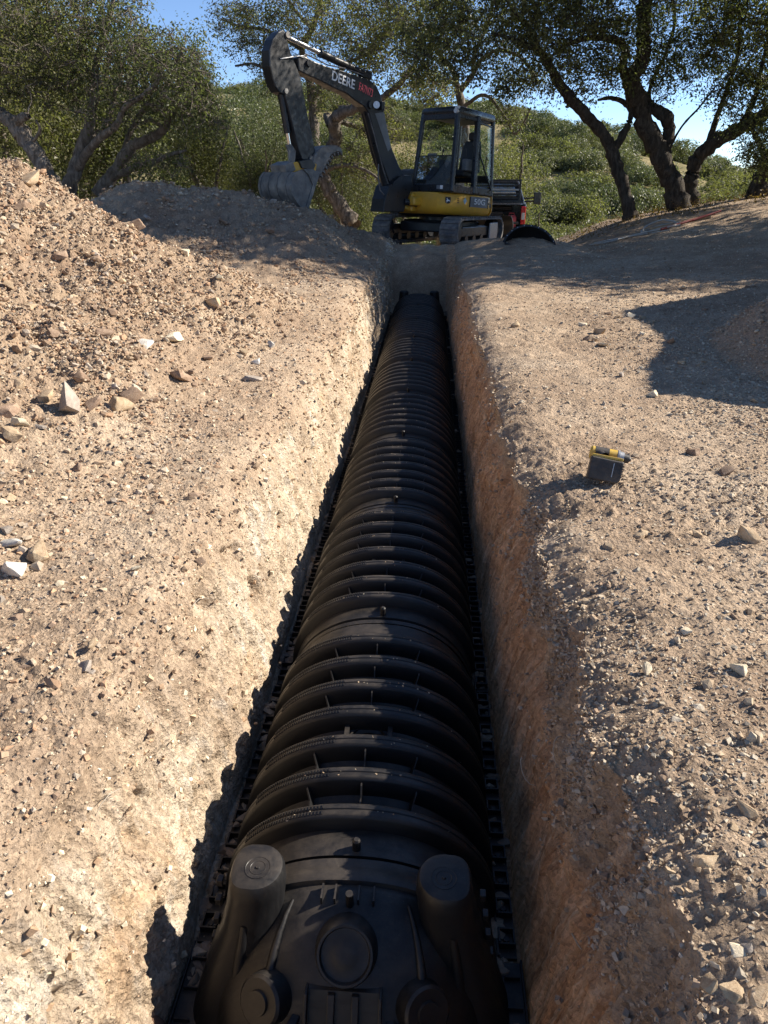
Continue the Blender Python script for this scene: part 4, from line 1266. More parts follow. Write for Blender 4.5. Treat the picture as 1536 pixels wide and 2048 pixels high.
# leaping deer emblem on a dark shield
c, d, n_ = on_left(.80, .87, .005)
B3 = Matrix(((d.x, 0, n_.x), (d.y, 0, n_.y), (0, 1, 0)))
def decal_poly(name, pts, c, d, n_, mat, parent, lift):
    mb = MB(); m_ = len(pts)
    lo = [tuple(c + d * a + Vector((0, 0, 1)) * b + n_ * lift) for a, b in pts]; hi = [tuple(Vector(p) + n_ * .002) for p in lo]
    mb.add(lo + hi, [tuple(range(m_)), tuple(range(2 * m_ - 1, m_ - 1, -1))] + [(i, i + m_, (i + 1) % m_ + m_, (i + 1) % m_) for i in range(m_)])
    return mb.build(name, mat, parent)
sh = [(-.055, .06), (.055, .06), (.06, .0), (.045, -.05), (0, -.065), (-.045, -.05), (-.06, 0)]
decal_poly('emblem_shield', sh, c, d, n_, M_BLACK, house, .0)
deer = [(-.045, -.02), (-.02, .005), (-.03, .04), (-.012, .045), (-.012, .025), (.004, .012), (.03, .006), (.05, -.012), (.044, -.022), (.02, -.012), (-.005, -.02), (-.022, -.045), (-.03, -.04), (-.02, -.016)]
decal_poly('emblem_deer', deer, c, d, n_, M_WHITE, house, .0028)
c, d, n_ = on_left(.46, .88, .005)
decal_poly('diamond_sticker', [(0, .065), (.055, 0), (0, -.065), (-.055, 0)], c, d, n_, M_DECALBLUE, house, 0)
c, d, n_ = on_left(.62, .87, .005)
for k in range(3):
    decal_poly('hazard_mark', [(-.022, .045 - .035 * k), (.022, .045 - .035 * k), (.022, .030 - .035 * k), (-.022, .030 - .035 * k)], c, d, n_, M_BLACK, house, 0)
panel_left('warning_sticker', -.47, -.58, .80, .96, M_DECALGREY, house)
panel_left('warning_sticker', -.49, -.56, .87, .95, M_YELLOW, house, .008)
c, d, n_ = on_left(-.40, .87, .004)
mb = MB(); mb.cyl(c, c + n_ * .012, .022, n=14); mb.build('cover_latch', M_BLACK, house)

# cab
cab = link('cab', MB().box((.22, .42, 1.055), (1.46, .98, .09)).mesh('cab'), M_CABPAINT, ex)
m_ = cab.modifiers.new('edge', 'BEVEL'); m_.width = .02; m_.segments = 2
BOT = {'FL': (.95, .90, 1.02), 'FR': (.95, -.06, 1.02), 'ML': (.20, .915, 1.02), 'RL': (-.49, .89, 1.02), 'RR': (-.49, -.06, 1.02)}
TOP = {'FL': (.86, .855, 2.44), 'FR': (.86, .03, 2.44), 'ML': (.19, .87, 2.44), 'RL': (-.40, .84, 2.42), 'RR': (-.40, .03, 2.42)}
for k, w in (('FL', .085), ('FR', .08), ('ML', .10), ('RL', .075), ('RR', .075)):
    mb = MB(); mb.beam(BOT[k], TOP[k], w, w, (1, 0, 0)); mb.build('pillar', M_CABPAINT, cab, bevel=.018)
ROOF = [(.90, .03), (.90, .84), (.84, .90), (-.40, .89), (-.46, .84), (-.46, .02), (-.40, -.04), (.84, -.04)]
mb = MB(); mb.loft([[(x * sc + .22 * (1 - sc), y * sc + .43 * (1 - sc), z) for x, y in ROOF] for z, sc in ((2.40, .98), (2.43, 1.0), (2.49, 1.0), (2.525, .965), (2.54, .88))])
mb.build('roof', M_CABPAINT, cab, auto=True)
mb = MB(); mb.box((.22, .43, 2.385), (1.2, .78, .03)); mb.build('headliner', M_SEATGREY, cab)
for a, b, z in (('FL', 'FR', 1.09), ('FL', 'ML', 1.08), ('ML', 'RL', 1.09), ('RL', 'RR', 1.35)):
    p = Vector(BOT[a]); q = Vector(BOT[b]); p.z = q.z = z
    mb = MB(); mb.beam(p, q, .06, .14); mb.build('sill', M_CABPAINT, cab, bevel=.012)
def pane(name, pts, mat, th=.008):
    p = [Vector(x) for x in pts]; nn = (p[1] - p[0]).cross(p[2] - p[0]).normalized() * th
    k = len(p); mb = MB()
    mb.add([tuple(x) for x in p] + [tuple(x + nn) for x in p], [tuple(range(k)), tuple(range(2 * k - 1, k - 1, -1))] + [(i, i + k, (i + 1) % k + k, (i + 1) % k) for i in range(k)])
    return mb.build(name, mat, cab)
def lerp(a, b, t): return Vector(a).lerp(Vector(b), t)
fl, fr, ml, rl, rr = ('FL', 'FR', 'ML', 'RL', 'RR')
def pp(k, z):
    t = (z - 1.02) / 1.42
    return lerp(BOT[k], TOP[k], t)
pane('windscreen_lower', [pp(fl, 1.15) + Vector((.012, -.05, 0)), pp(fr, 1.15) + Vector((.012, .05, 0)), pp(fr, 1.66) + Vector((.012, .05, 0)), pp(fl, 1.66) + Vector((.012, -.05, 0))], M_GLASS_SKY)
qp = [pp(ml, 1.16) + Vector((-.06, .01, 0)), pp(rl, 1.14) + Vector((.05, .01, 0)), pp(rl, 2.32) + Vector((.05, .01, 0)), pp(ml, 2.32) + Vector((-.06, .01, 0))]
pane('side_window', qp, M_GLASS)
pane('rear_window', [pp(rl, 1.45) + Vector((-.01, -.05, 0)), pp(rr, 1.45) + Vector((-.01, .05, 0)), pp(rr, 2.34) + Vector((-.01, .05, 0)), pp(rl, 2.34) + Vector((-.01, -.05, 0))], M_GLASS)
pane('side_window', [pp(fr, 1.5) + Vector((-.05, 0, 0)), pp(rr, 1.5) + Vector((.05, 0, 0)), pp(rr, 2.32) + Vector((.05, 0, 0)), pp(fr, 2.32) + Vector((-.05, 0, 0))], M_GLASS)
mb = MB(); mb.box((.22, -.055, 1.28), (1.4, .03, .5)); mb.build('side_panel', M_CABPAINT, cab, bevel=.01)
# curved bar dividing the quarter window
pts = []
for t in np.linspace(0, 1, 9):
    a = R(90 * t)
    pts.append((.13 - .56 * (1 - math.cos(a)) * 1.0, .925, 1.80 - .0 - .66 * (1 - math.sin(R(90 - 90 * t)))))
mb = MB(); mb.tube(pts, .017, 8); mb.build('window_bar', M_CABPAINT, cab, smooth=True)
# window rubber frames
for k1, k2 in ((ml, rl),):
    for z in (1.15, 2.33):
        mb = MB(); mb.beam(pp(k1, z) + Vector((-.04, .012, 0)), pp(k2, z) + Vector((.03, .012, 0)), .025, .035); mb.build('window_frame', M_CABPAINT, cab, bevel=.006)
mb = MB(); mb.beam(pp(fl, 2.36) + Vector((.0, 0, 0)), pp(fr, 2.36), .05, .10); mb.build('header', M_CABPAINT, cab, bevel=.01)
mb = MB(); mb.beam(pp(fl, 2.37), pp(ml, 2.37), .05, .07); mb.build('header', M_CABPAINT, cab, bevel=.01)
mb = MB(); mb.beam(pp(fl, 1.67) + Vector((0, -.03, 0)), pp(fr, 1.67) + Vector((0, .03, 0)), .018, .022); mb.build('windscreen_rail', M_CABPAINT, cab)
mb = MB(); mb.tube([pp(fl, 1.62) + Vector((-.07, .06, 0)), pp(fl, 1.62) + Vector((-.07, .09, .02)), pp(fl, 1.82) + Vector((-.08, .09, 0)), pp(fl, 1.82) + Vector((-.08, .05, 0))], .012, 8); mb.build('grab_handle', M_GREYMETAL, cab, smooth=True)
mb = MB(); mb.cyl((.90, .86, 2.44), (.95, .86, 2.44), .045, n=16).box((.89, .86, 2.50), (.05, .09, .05)); mb.build('cab_lamp', M_LAMP, cab, auto=True)
# stickers under the windscreen
for dx, mt in ((-.02, M_WHITE), (-.09, M_DECALGREY)):
    p = pp(fl, 1.10) + Vector((.036, -.20 + dx * 1.2, 0)); mb = MB(); mb.box(tuple(p), (.004, .07, .07)); mb.build('cab_sticker', mt, cab)
# seat
seat = link('seat', MB().box((-.02, .42, 1.42), (.46, .46, .13)).mesh('seat'), M_SEAT, ex)
m_ = seat.modifiers.new('edge', 'BEVEL'); m_.width = .04; m_.segments = 3
mb = MB(); mb.loft([[(-.27 - .10 * z + dx * .06, .42 + dy * w * .5, 1.45 + z * .62) for dx, dy in ((1, -1), (1, 1), (-1, 1), (-1, -1))] for z, w in ((0, .40), (.15, .46), (.6, .46), (.85, .40), (1.0, .32))])
mb.build('seat_back', M_SEAT, seat, bevel=.03)
mb = MB(); mb.loft([[(-.40 + dx * .045, .42 + dy * .13, 2.08 + z) for dx, dy in ((1, -1), (1, 1), (-1, 1), (-1, -1))] for z in (0, .16)]); mb.build('headrest', M_SEAT, seat, bevel=.035)
for s in (-1, 1):
    mb = MB(); mb.box((.06, .42 + s * .29, 1.56), (.52, .12, .22)); mb.build('console', M_SEATGREY, seat, bevel=.025)
    mb = MB(); mb.tube([(.26, .42 + s * .29, 1.66), (.28, .42 + s * .29, 1.78), (.27, .42 + s * .28, 1.86)], [.012, .012, .022], 8); mb.build('joystick', M_SEAT, seat, smooth=True)
mb = MB(); mb.loft([[(.62 + dx * .03, .12 + dy * .10, 1.55 + z) for dx, dy in ((1, -1), (1, 1), (-1, 1), (-1, -1))] for z in (0, .2)]); mb.build('display', M_SEATGREY, seat, bevel=.01)
mb = MB(); mb.box((.75, .42, 1.25), (.16, .5, .05)).box((.72, .3, 1.36), (.03, .08, .16)).box((.72, .54, 1.36), (.03, .08, .16)); mb.build('pedal_board', M_SEAT, cab)

# swing post and boom, set out in the boom plane
nb = np.array([-_f.y, _f.x, 0.0])
foot = MX @ Vector((1.05, -.10, .85))
FOOT = np.array(foot)
def bp(px, py, off=0.0):
    """pixel -> machine-local point on the boom plane shifted off metres to the machine's left"""
    p = on_plane(px, py, FOOT + np.array(_l) * off, np.array(_l))
    return MXI @ Vector(p)
def slab(name, pix, half, mat, parent, c=0.0, bevel=.012):
    """plate traced in side view, real thickness across the boom plane"""
    A = [bp(x, y, c + half) for x, y in pix]
    k = len(A); d = Vector((0, -2 * half, 0))
    mb = MB(); mb.add([tuple(p) for p in A] + [tuple(p + d) for p in A], [tuple(range(k)), tuple(range(2 * k - 1, k - 1, -1))] + [(i, i + k, (i + 1) % k + k, (i + 1) % k) for i in range(k)])
    return mb.build(name, mat, parent, bevel=bevel)
slab('swing_post', [(766, 424), (770, 398), (778, 372), (800, 352), (822, 350), (826, 372), (818, 392), (812, 408), (808, 424)], .17, M_BLACK, ex)
post = bp(790, 410)
mb = MB(); mb.cyl(post + Vector((.0, 0, -.16)), post + Vector((0, 0, .30)), .10, n=20); mb.build('swing_pin', M_BLACK, ex, auto=True)
mb = MB(); mb.box((.98, -.12, .80), (.36, .42, .34)).box((1.15, -.12, .70), (.3, .34, .10)).box((1.12, .18, .82), (.34, .14, .16)); mb.build('boom_bracket', M_YELLOW, ex, bevel=.03)
mb = MB(); mb.cyl((1.08, .16, .78), (1.38, .06, .80), .06, n=16); mb.build('swing_cylinder', M_BLACK, ex, auto=True)
BOOM = [(596, 114), (609, 112), (633, 124), (660, 134), (687, 141.5), (723, 153), (740, 159), (754, 172), (762, 190), (766, 212), (783, 294), (799, 333), (812, 355), (806, 384), (792, 390), (778, 362),
        (760, 313), (739, 227), (729, 213), (712, 202), (695, 188), (666, 175), (640, 161), (617, 151), (599, 142)]
boom = slab('boom', BOOM, .11, M_BLACK, ex, bevel=.018)
p0 = bp(690, 161, .1145); p1 = bp(660, 148, .1145); p2 = bp(715, 172, .1145)
xd = (p2 - p1).normalized(); nrm_l = Vector((0, 1, 0)); yd = (xd.cross(nrm_l)) * -1
if yd.z < 0: yd = -yd
text_obj('brand_lettering', 'DEERE', .205, M_WHITE, boom, bp(687, 161.0, .1125), xd, yd, sx=1.0, bold=.014)
text_obj('fleet_number', 'FA7N73', .18, M_RED, boom, bp(732, 180.5, .1125), (bp(745, 187, .11) - bp(718, 172, .11)), yd, sx=.62, bold=.008)
def plate(name, pix, off, mat, parent):
    A = [bp(x, y, off) for x, y in pix]; k = len(A); d = Vector((0, .003, 0)); mb = MB()
    mb.add([tuple(p) for p in A] + [tuple(p + d) for p in A], [tuple(range(k)), tuple(range(2 * k - 1, k - 1, -1))] + [(i, i + k, (i + 1) % k + k, (i + 1) % k) for i in range(k)])
    return mb.build(name, mat, parent)
plate('boom_decal', [(750, 227), (767, 224), (782, 296), (776, 303)], .1115, M_DECALGREY, boom)
for px, py, r_ in ((731, 210, .07), (607, 128, .055)):
    c = bp(px, py, .0); mb = MB(); mb.cyl(c + Vector((0, .15, 0)), c - Vector((0, .15, 0)), r_, n=20); mb.build('pivot_pin', M_BLACK, boom, auto=True)
c = bp(754, 211, .16); mb = MB(); mb.cyl(c, c + Vector((.07, .05, 0)), .05, .06, 18); mb.build('work_lamp', M_LAMP, boom, auto=True)
mb = MB(); mb.box(tuple(bp(763, 212, .16)), (.08, .09, .14)); mb.build('lamp_bracket', M_BLACK, boom, bevel=.008)
# boom cylinder under the boom
a_, b_ = bp(731, 211, .02), bp(776, 392, .02); m1_ = a_.lerp(b_, .42)
mb = MB(); mb.cyl(b_, m1_, .072, n=18).cyl(m1_, m1_ + (a_ - m1_) * .04, .085, n=18); cyl_ = mb.build('boom_cylinder', M_BLACK, boom, auto=True)
mb = MB(); mb.cyl(m1_, a_, .038, n=14); mb.build('piston_rod', M_CHROME, cyl_, auto=True)
mb = MB(); mb.cyl(a_.lerp(b_, .02), a_.lerp(b_, .5), .078, n=18); mb.build('rod_guard', M_BLACK, cyl_, auto=True)
for o_ in (.06, .10):
    mb = MB(); mb.tube([bp(736, 226, o_), bp(748, 268, o_), bp(756, 300, o_ + .02), bp(768, 345, o_), bp(778, 372, o_)], .012, 6); mb.build('hydraulic_hose', M_RUBBER, boom, smooth=True)
mb = MB(); mb.tube([bp(757, 328, .12), bp(756, 352, .15), bp(760, 380, .15), bp(768, 390, .12)], .014, 6); mb.build('hydraulic_hose', M_RUBBER, boom, smooth=True)
# arm cylinder on top of the boom
a_, b_ = bp(571, 73, 0), bp(737, 152, 0); m1_ = a_.lerp(b_, .40)
mb = MB(); mb.cyl(m1_, b_, .062, n=18).cyl(m1_ - (b_ - m1_) * .03, m1_, .072, n=18); cyl_ = mb.build('arm_cylinder', M_BLACK, boom, auto=True)
mb = MB(); mb.cyl(a_, m1_, .036, n=14); mb.build('piston_rod', M_CHROME, cyl_, auto=True)
slab('cylinder_lug', [(722, 152), (735, 139), (745, 146), (744, 160)], .06, M_BLACK, boom, bevel=.008)
for o_ in (.03, .07, -.04):
    mb = MB(); mb.tube([bp(600, 118, o_), bp(612, 108, o_), bp(640, 122, o_), bp(655, 130, o_), bp(690, 137, o_), bp(725, 150, o_)], .012, 6); mb.build('hydraulic_hose', M_RUBBER, boom, smooth=True)
mb = MB(); mb.tube([bp(560, 118, .10), bp(590, 113, .13), bp(606, 112, .12)], .011, 6); mb.build('hydraulic_hose', M_GREYMETAL, boom, smooth=True)
# arm
ARM = [(566, 59), (572, 66), (575, 82), (580, 100), (587, 118), (596, 140), (602, 157), (608, 190), (614, 222), (623, 262), (631, 305), (626, 321), (612, 326), (604, 318), (597, 300),
       (588, 262), (578, 222), (570, 190), (558, 184), (550, 172), (546, 158), (540, 132), (539, 100), (546, 78), (557, 64)]
arm = slab('arm', ARM, .10, M_BLACK, ex, bevel=.016)
for px, py, r_ in ((566, 71, .045), (607, 128, .05), (563, 183, .04), (614, 318, .05)):
    c = bp(px, py, 0); mb = MB(); mb.cyl(c + Vector((0, .125, 0)), c - Vector((0, .125, 0)), r_, n=16); mb.build('pivot_pin', M_STEEL, arm, auto=True)
a_, b_ = bp(562, 186, .0), bp(579, 292, .0); m1_ = a_.lerp(b_, .75)
mb = MB(); mb.cyl(a_, m1_, .058, n=16); cyl_ = mb.build('bucket_cylinder', M_BLACK, arm, auto=True)
mb = MB(); mb.cyl(m1_, b_, .034, n=12); mb.build('piston_rod', M_CHROME, cyl_, auto=True)
for s in (-1, 1):
    slab('linkage_bar', [(573, 290), (583, 288), (592, 302), (590, 330), (600, 346), (590, 352), (580, 334), (578, 305)], .018, M_STEEL, arm, c=s * .12, bevel=.005)
slab('coupler', [(570, 336), (590, 324), (612, 322), (634, 328), (632, 344), (604, 352), (576, 350)], .16, M_YELLOW, arm, bevel=.012)
slab('coupler_hook', [(598, 322), (622, 318), (632, 330), (626, 342), (604, 336)], .19, M_BLACK, arm, bevel=.008)
slab('coupler_hook', [(570, 330), (586, 322), (592, 340), (574, 350)], .19, M_STEEL, arm, bevel=.008)
# bucket
BW = .42
SIDE = [(592, 344), (606, 338), (626, 339), (641, 345), (636, 360), (628, 382), (619, 414), (616, 428), (607, 420), (596, 408), (585, 390), (582, 372), (585, 355)]
bucket = link('bucket', None if False else bpy.data.meshes.new('bucket'), M_STEEL, ex)
A = [bp(x, y, BW) for x, y in SIDE]
shell_i = [0, 12, 11, 10, 9, 8, 7]      # top edge round the back to the lip
mb = MB(); k = len(shell_i)
out_ = [A[i] for i in shell_i]; cen = sum(A, Vector()) / len(A)
inn = [p.lerp(cen, .07) for p in out_]
ringL = [tuple(p) for p in out_] + [tuple(p) for p in reversed(inn)]
ringR = [(p[0], p[1] - 2 * BW, p[2]) for p in ringL]
mb.loft([ringL, ringR])
me_ = mb.mesh('bucket', True); me_.set_sharp_from_angle(angle=R(50)); me_.materials.append(M_STEEL); bucket.data = me_
for s in (1, -1):
    off = BW - .012 if s > 0 else -BW + .012
    slab('side_plate', SIDE, .013, M_STEEL, bucket, c=off, bevel=.004)
    slab('side_cutter', [(606, 338), (641, 345), (636, 360), (619, 414), (612, 418), (626, 370), (618, 350)], .012, M_STEEL, bucket, c=off + s * .024, bevel=.004)
for j, y_ in enumerate((.28, .06, -.16, -.36)):
    mb = MB()
    bo = [p + (p - cen).normalized() * .012 for p in out_]
    rl_ = [(p.x, A[0].y - BW + y_ + .012, p.z) for p in bo] + [(p.x, A[0].y - BW + y_ + .012, p.z) for p in reversed(out_)]
    mb.loft([rl_, [(p[0], p[1] - .03, p[2]) for p in rl_]]); mb.build('wear_strap', M_STEEL, bucket)
tip = A[7]; up_ = (A[7] - A[8]).normalized()
for j in range(5):
    y_ = A[0].y - .06 - j * (2 * BW - .12) / 4
    d = (A[7] - A[6]).normalized()
    mb = MB(); b = Vector((tip.x, y_, tip.z)); mb.add([tuple(b + Vector((0, s * .035, 0)) + up_ * o_) for s in (-1, 1) for o_ in (-.02, .03)] + [tuple(b + d * .13 + Vector((0, s * .02, 0))) for s in (-1, 1)],
           [(0, 1, 3, 2), (0, 2, 5, 4), (1, 4, 5, 3), (0, 4, 1), (2, 3, 5)])
    mb.build('tooth', M_STEEL, bucket)
# thumb
THUMB = [(630, 310), (637, 299), (648, 293), (662, 290.5), (676, 291), (684, 297), (682, 304), (674, 303), (666, 307), (660, 314), (655, 326), (649, 338), (641, 350), (628, 344), (626, 326)]
th = slab('thumb', THUMB, .15, M_STEEL, ex, bevel=.01)
for i in range(9):
    t = i / 8
    pth = [(682, 304), (668, 307), (659, 318), (652, 334), (642, 350)]
    q = t * 3.999; j = int(q); px = pth[j][0] + (pth[j + 1][0] - pth[j][0]) * (q - j); py = pth[j][1] + (pth[j + 1][1] - pth[j][1]) * (q - j)
    c = bp(px + 1.5, py + 1.2, .13)
    mb = MB(); mb.prism([(-.028, -.028), (.028, -.028), (0, .045)], -.30, .0, 'xz')
    me_ = mb.mesh('thumb_tooth'); me_.transform(Matrix.Translation(c) @ Matrix.Rotation(R(200 + 30 * t), 4, 'Y'))
    link('thumb_tooth', me_, M_STEEL, th)

# ------------------------------------------------------------------ pickup behind
TY = 22.2; TH = R(84)
tk_pos = Vector((1.58, TY + 0.2, float(G(1.6, TY + 1.0)) + .02))
MT = Matrix.Translation(tk_pos) @ Matrix.Rotation(TH - R(90), 4, 'Z')     # +y is the truck's forward, origin under the tailgate
tk = thing('pickup_truck', 'black pickup truck seen from behind with lowered tailgate, beyond the excavator', 'truck', mw=MT)
mb = MB(); mb.loft([[(x * .5, y, z) for x, z in ((-1.9, .55), (1.9, .55), (1.98, .95), (1.9, 1.38), (-1.9, 1.38), (-1.98, .95))] for y in (.05, 1.9)], caps=False)
mb.box((0, 1.88, .98), (1.84, .05, .8)).box((0, .98, .74), (1.84, 1.84, .05))
mb.build('cargo_bed', M_TRUCK, tk, bevel=.02)
for s in (-1, 1):
    mb = MB(); mb.prism([(-.05, .62), (1.95, .62), (1.95, 1.40), (.05, 1.40), (-.02, 1.30)], s * .90, s * 1.0, 'yz'); mb.build('bed_side', M_TRUCK, tk, bevel=.03)
mb = MB(); mb.loft([[(x, y, z) for x, y in ((-.98, 1.95), (.98, 1.95), (.98, 5.6), (-.98, 5.6))] for z in (.5, 1.25)]); mb.build('body', M_TRUCK, tk, bevel=.06)
mb = MB(); mb.loft([[(sx * x, y, z) for sx, y in ((-1, y0), (1, y0), (1, y1), (-1, y1))] for z, x, y0, y1 in ((1.22, .97, 1.95, 4.3), (1.45, .95, 1.98, 4.15), (1.95, .76, 2.15, 3.5), (2.02, .70, 2.25, 3.3))])
ck = mb.build('cabin', M_TRUCK, tk, bevel=.05)
mb = MB(); mb.add([(-.72, 1.955, 1.48), (.72, 1.955, 1.48), (.62, 2.09, 1.90), (-.62, 2.09, 1.90)], [(0, 1, 2, 3)]); mb.build('rear_glass', M_GLASS_SKY, ck)
hr = link('headache_rack', MB().box((0, 1.86, 1.40), (1.66, .07, .06)).mesh('headache_rack'), M_BLACK, tk)
for s in (-1, 1):
    mb = MB(); mb.box((s * .80, 1.86, 1.73), (.06, .06, .6)); mb.build('rack_post', M_BLACK, hr, bevel=.008)
for z in (1.50, 1.62, 1.74, 1.86, 2.0):
    mb = MB(); mb.box((0, 1.86, z), (1.56, .045, .05)); mb.build('rack_bar', M_BLACK if z != 1.74 else M_GREYMETAL, hr, bevel=.008)
for s in (-1, 1):
    mb = MB(); mb.box((s * .935, -.04, 1.10), (.13, .06, .46)); tl = mb.build('tail_light', M_TAIL, tk, bevel=.02)
    mb = MB(); mb.box((s * .935, -.075, 1.08), (.09, .012, .18)); mb.build('reverse_lens', M_LAMP, tl, bevel=.005)
    # towing mirror
    mb = MB(); mb.beam((s * .95, 4.0, 1.45), (s * 1.32, 3.98, 1.48), .05, .05).beam((s * .95, 4.0, 1.36), (s * 1.32, 3.98, 1.38), .05, .05).box((s * 1.38, 3.95, 1.46), (.24, .1, .36)); mi = mb.build('mirror', M_BLACK, tk, bevel=.03)
    mb = MB(); mb.box((s * 1.38, 3.895, 1.46), (.20, .008, .32)); mb.build('mirror_glass', M_TRUCK, mi, bevel=.01)
    for y in (1.05, 4.75):
        mb = MB(); mb.cyl((s * .72, y, .40), (s * .99, y, .40), .40, n=28); w = mb.build('wheel', M_TYRE, tk, bevel=.04)
        mb = MB(); mb.cyl((s * .985, y, .40), (s * 1.0, y, .40), .24, n=20); mb.build('rim', M_GREYMETAL, w)
mb = MB(); mb.box((0, -.12, .66), (1.92, .2, .16)); mb.build('bumper', M_CHROME, tk, bevel=.03)
mb = MB(); mb.box((0, -.34, .92), (1.62, .55, .05)); mb.build('tailgate', M_TRUCK, tk, bevel=.01)

def on_truck(x, y, z): return MT @ Vector((x, y, z))
def toolbox(x, y, z, w, d, h, label, lid):
    t = thing('toolbox', label, 'toolbox', mw=MT @ Matrix.Translation((x, y, z)))
    mb = MB(); mb.box((0, 0, h * .4), (w, d, h * .8)); mb.build('case', M_TOOLBLACK, t, bevel=.015)
    mb = MB(); mb.box((0, 0, h * .9), (w * 1.02, d * 1.02, h * .18)); mb.build('lid', lid, t, bevel=.015)
    mb = MB(); mb.tube([(-w * .3, -d * .5, h * .75), (-w * .28, -d * .62, h * .75), (w * .28, -d * .62, h * .75), (w * .3, -d * .5, h * .75)], .014, 6); mb.build('handle', M_TOOLBLACK, t, smooth=True)
    mb = MB(); mb.box((0, -d * .51, h * .5), (w * .3, .008, h * .2)); mb.build('latch', M_TOOLYELLOW, t)
toolbox(.12, .25, .77, .5, .36, .42, 'black toolbox with yellow latch in the pickup bed', M_TOOLBLACK)
toolbox(.30, .75, .77, .62, .4, .55, 'taller black toolbox behind the others in the pickup bed', M_TOOLBLACK)
t = thing('fuel_can', 'red fuel can standing in the pickup bed beside the tail light', 'fuel can', mw=MT @ Matrix.Translation((.62, .2, .77)))
mb = MB(); mb.loft([[(x * s, y * s, z) for x, y in ((-.13, -.09), (.13, -.09), (.13, .09), (-.13, .09))] for z, s in ((0, 1), (.26, 1), (.33, .75))]); mb.build('tank', M_RED, t, bevel=.02)
mb = MB(); mb.tube([(-.08, 0, .33), (-.08, 0, .38), (.06, 0, .38), (.07, 0, .32)], .014, 6); mb.build('handle', M_RED, t, smooth=True)
mb = MB(); mb.cyl((.09, 0, .3), (.14, 0, .40), .02, n=10); mb.build('nozzle', M_TOOLBLACK, t, auto=True)

# ------------------------------------------------------------------ loose black end cap leaning on the berm
cpos = at_y(1058, 487, 13.3)
MC = Matrix.Translation((cpos[0], cpos[1], cpos[2] - .13)) @ Matrix.Rotation(R(22), 4, 'Y') @ Matrix.Rotation(R(-14), 4, 'X') @ Matrix.Rotation(R(-12), 4, 'Z')
lc = thing('loose_end_cap', 'loose black half-round chamber end cap lying on the dirt right of the excavator tracks', 'end cap', mw=MC)
rings = []
for s in np.linspace(0, 1, 10):
    hh = .40 * math.sqrt(max(.0, 1 - (s * .97) ** 2)); hw = .44 * (1 - .25 * s * s)
    rings.append([(p[0], .30 * s, p[1]) for p in (arch(0, math.pi * i / 36, 2.1, hw, hh) for i in range(37))])
mb = MB(); mb.loft(rings, close=False, caps=False); mb.build('dome', M_PLASTIC, lc, smooth=True)
ri = [[(p[0], y, p[1]) for p in (arch(0, math.pi * i / 36, 2.1, .44 + g, .40 + g) for i in range(37))] for y, g in ((-.01, .0), (-.01, .035), (.02, .035), (.02, 0))]
mb = MB(); mb.loft(ri, close=False, caps=False); rim = mb.build('rim', M_PLASTIC, lc, auto=True)
for i in range(3, 34, 3):
    p = arch(0, math.pi * i / 36, 2.1, .458, .418)
    mb = MB(); mb.cyl((p[0], -.008, p[1]), (p[0], -.014, p[1]), .008, n=8); mb.build('rim_stud', M_GREYMETAL, rim)
mb = MB(); mb.box((.0, .12, -.01), (.86, .30, .03)); mb.build('foot_plate', M_PLASTIC, lc, bevel=.005)

# ------------------------------------------------------------------ cordless drill on the right lip
dp = ground_hit(1203, 966)
MD = Matrix.Translation((dp[0], dp[1], dp[2] + .004)) @ Matrix.Rotation(R(-10), 4, 'Z') @ Matrix.Rotation(R(7), 4, 'Y') @ Matrix.Rotation(R(-20), 4, 'X')
dr = thing('cordless_drill', 'yellow and black cordless drill standing on pale grit at the right trench lip', 'drill', mw=MD)
mb = MB(); mb.loft([[(x * s, y, z * s2 + .055) for x, z in ((-.068, -.050), (.060, -.050), (.070, -.034), (.070, .046), (-.068, .050))] for y, s, s2 in ((-.036, .94, .92), (-.030, 1, 1), (.03, 1, 1))])
bt = mb.build('battery', M_TOOLBLACK, dr, bevel=.005)
for j in range(5):
    mb = MB(); mb.box((.063, -.035, .035 + j * .012), (.018, .006, .005)); mb.build('battery_rib', M_TOOLBLACK, bt)
mb = MB(); mb.box((.03, -.0375, .06), (.003, .003, .06)); mb.build('battery_seam', M_GREYMETAL, bt)
mb = MB(); mb.loft([[(x, y, z) for x, y in ((-.066, -.026), (.066, -.026), (.066, .03), (-.066, .03))] for z in (.104, .116)]); mb.build('foot_plate', M_TOOLYELLOW, dr, bevel=.003)
mb = MB(); mb.tube([(-.01, .0, .11), (-.02, .03, .115), (-.028, .065, .12)], [.019, .017, .02], 12); mb.build('grip', M_TOOLBLACK, dr, smooth=True)
mb = MB(); mb.cyl((-.062, .070, .120), (.045, .070, .120), .030, n=22).cyl((-.062, .070, .120), (-.070, .070, .120), .030, .024, 22); mb.build('motor_housing', M_TOOLYELLOW, dr, auto=True)
mb = MB(); mb.cyl((-.05, .070, .120), (.01, .070, .120), .0312, n=22); mb.build('vent_band', M_TOOLBLACK, dr, auto=True)
mb = MB(); mb.cyl((.035, .070, .120), (.075, .070, .120), .030, .026, 22).cyl((.048, .070, .120), (.056, .070, .120), .032, n=22); mb.build('gearbox', M_GREYMETAL, dr, auto=True)
mb = MB(); mb.cyl((.075, .070, .120), (.100, .070, .120), .022, .018, 18).cyl((.100, .070, .120), (.108, .070, .120), .012, .008, 14); mb.build('chuck', M_TOOLBLACK, dr, auto=True)
mb = MB(); mb.box((.012, .05, .112), (.018, .02, .022)); mb.build('trigger', M_TOOLBLACK, dr, bevel=.004)

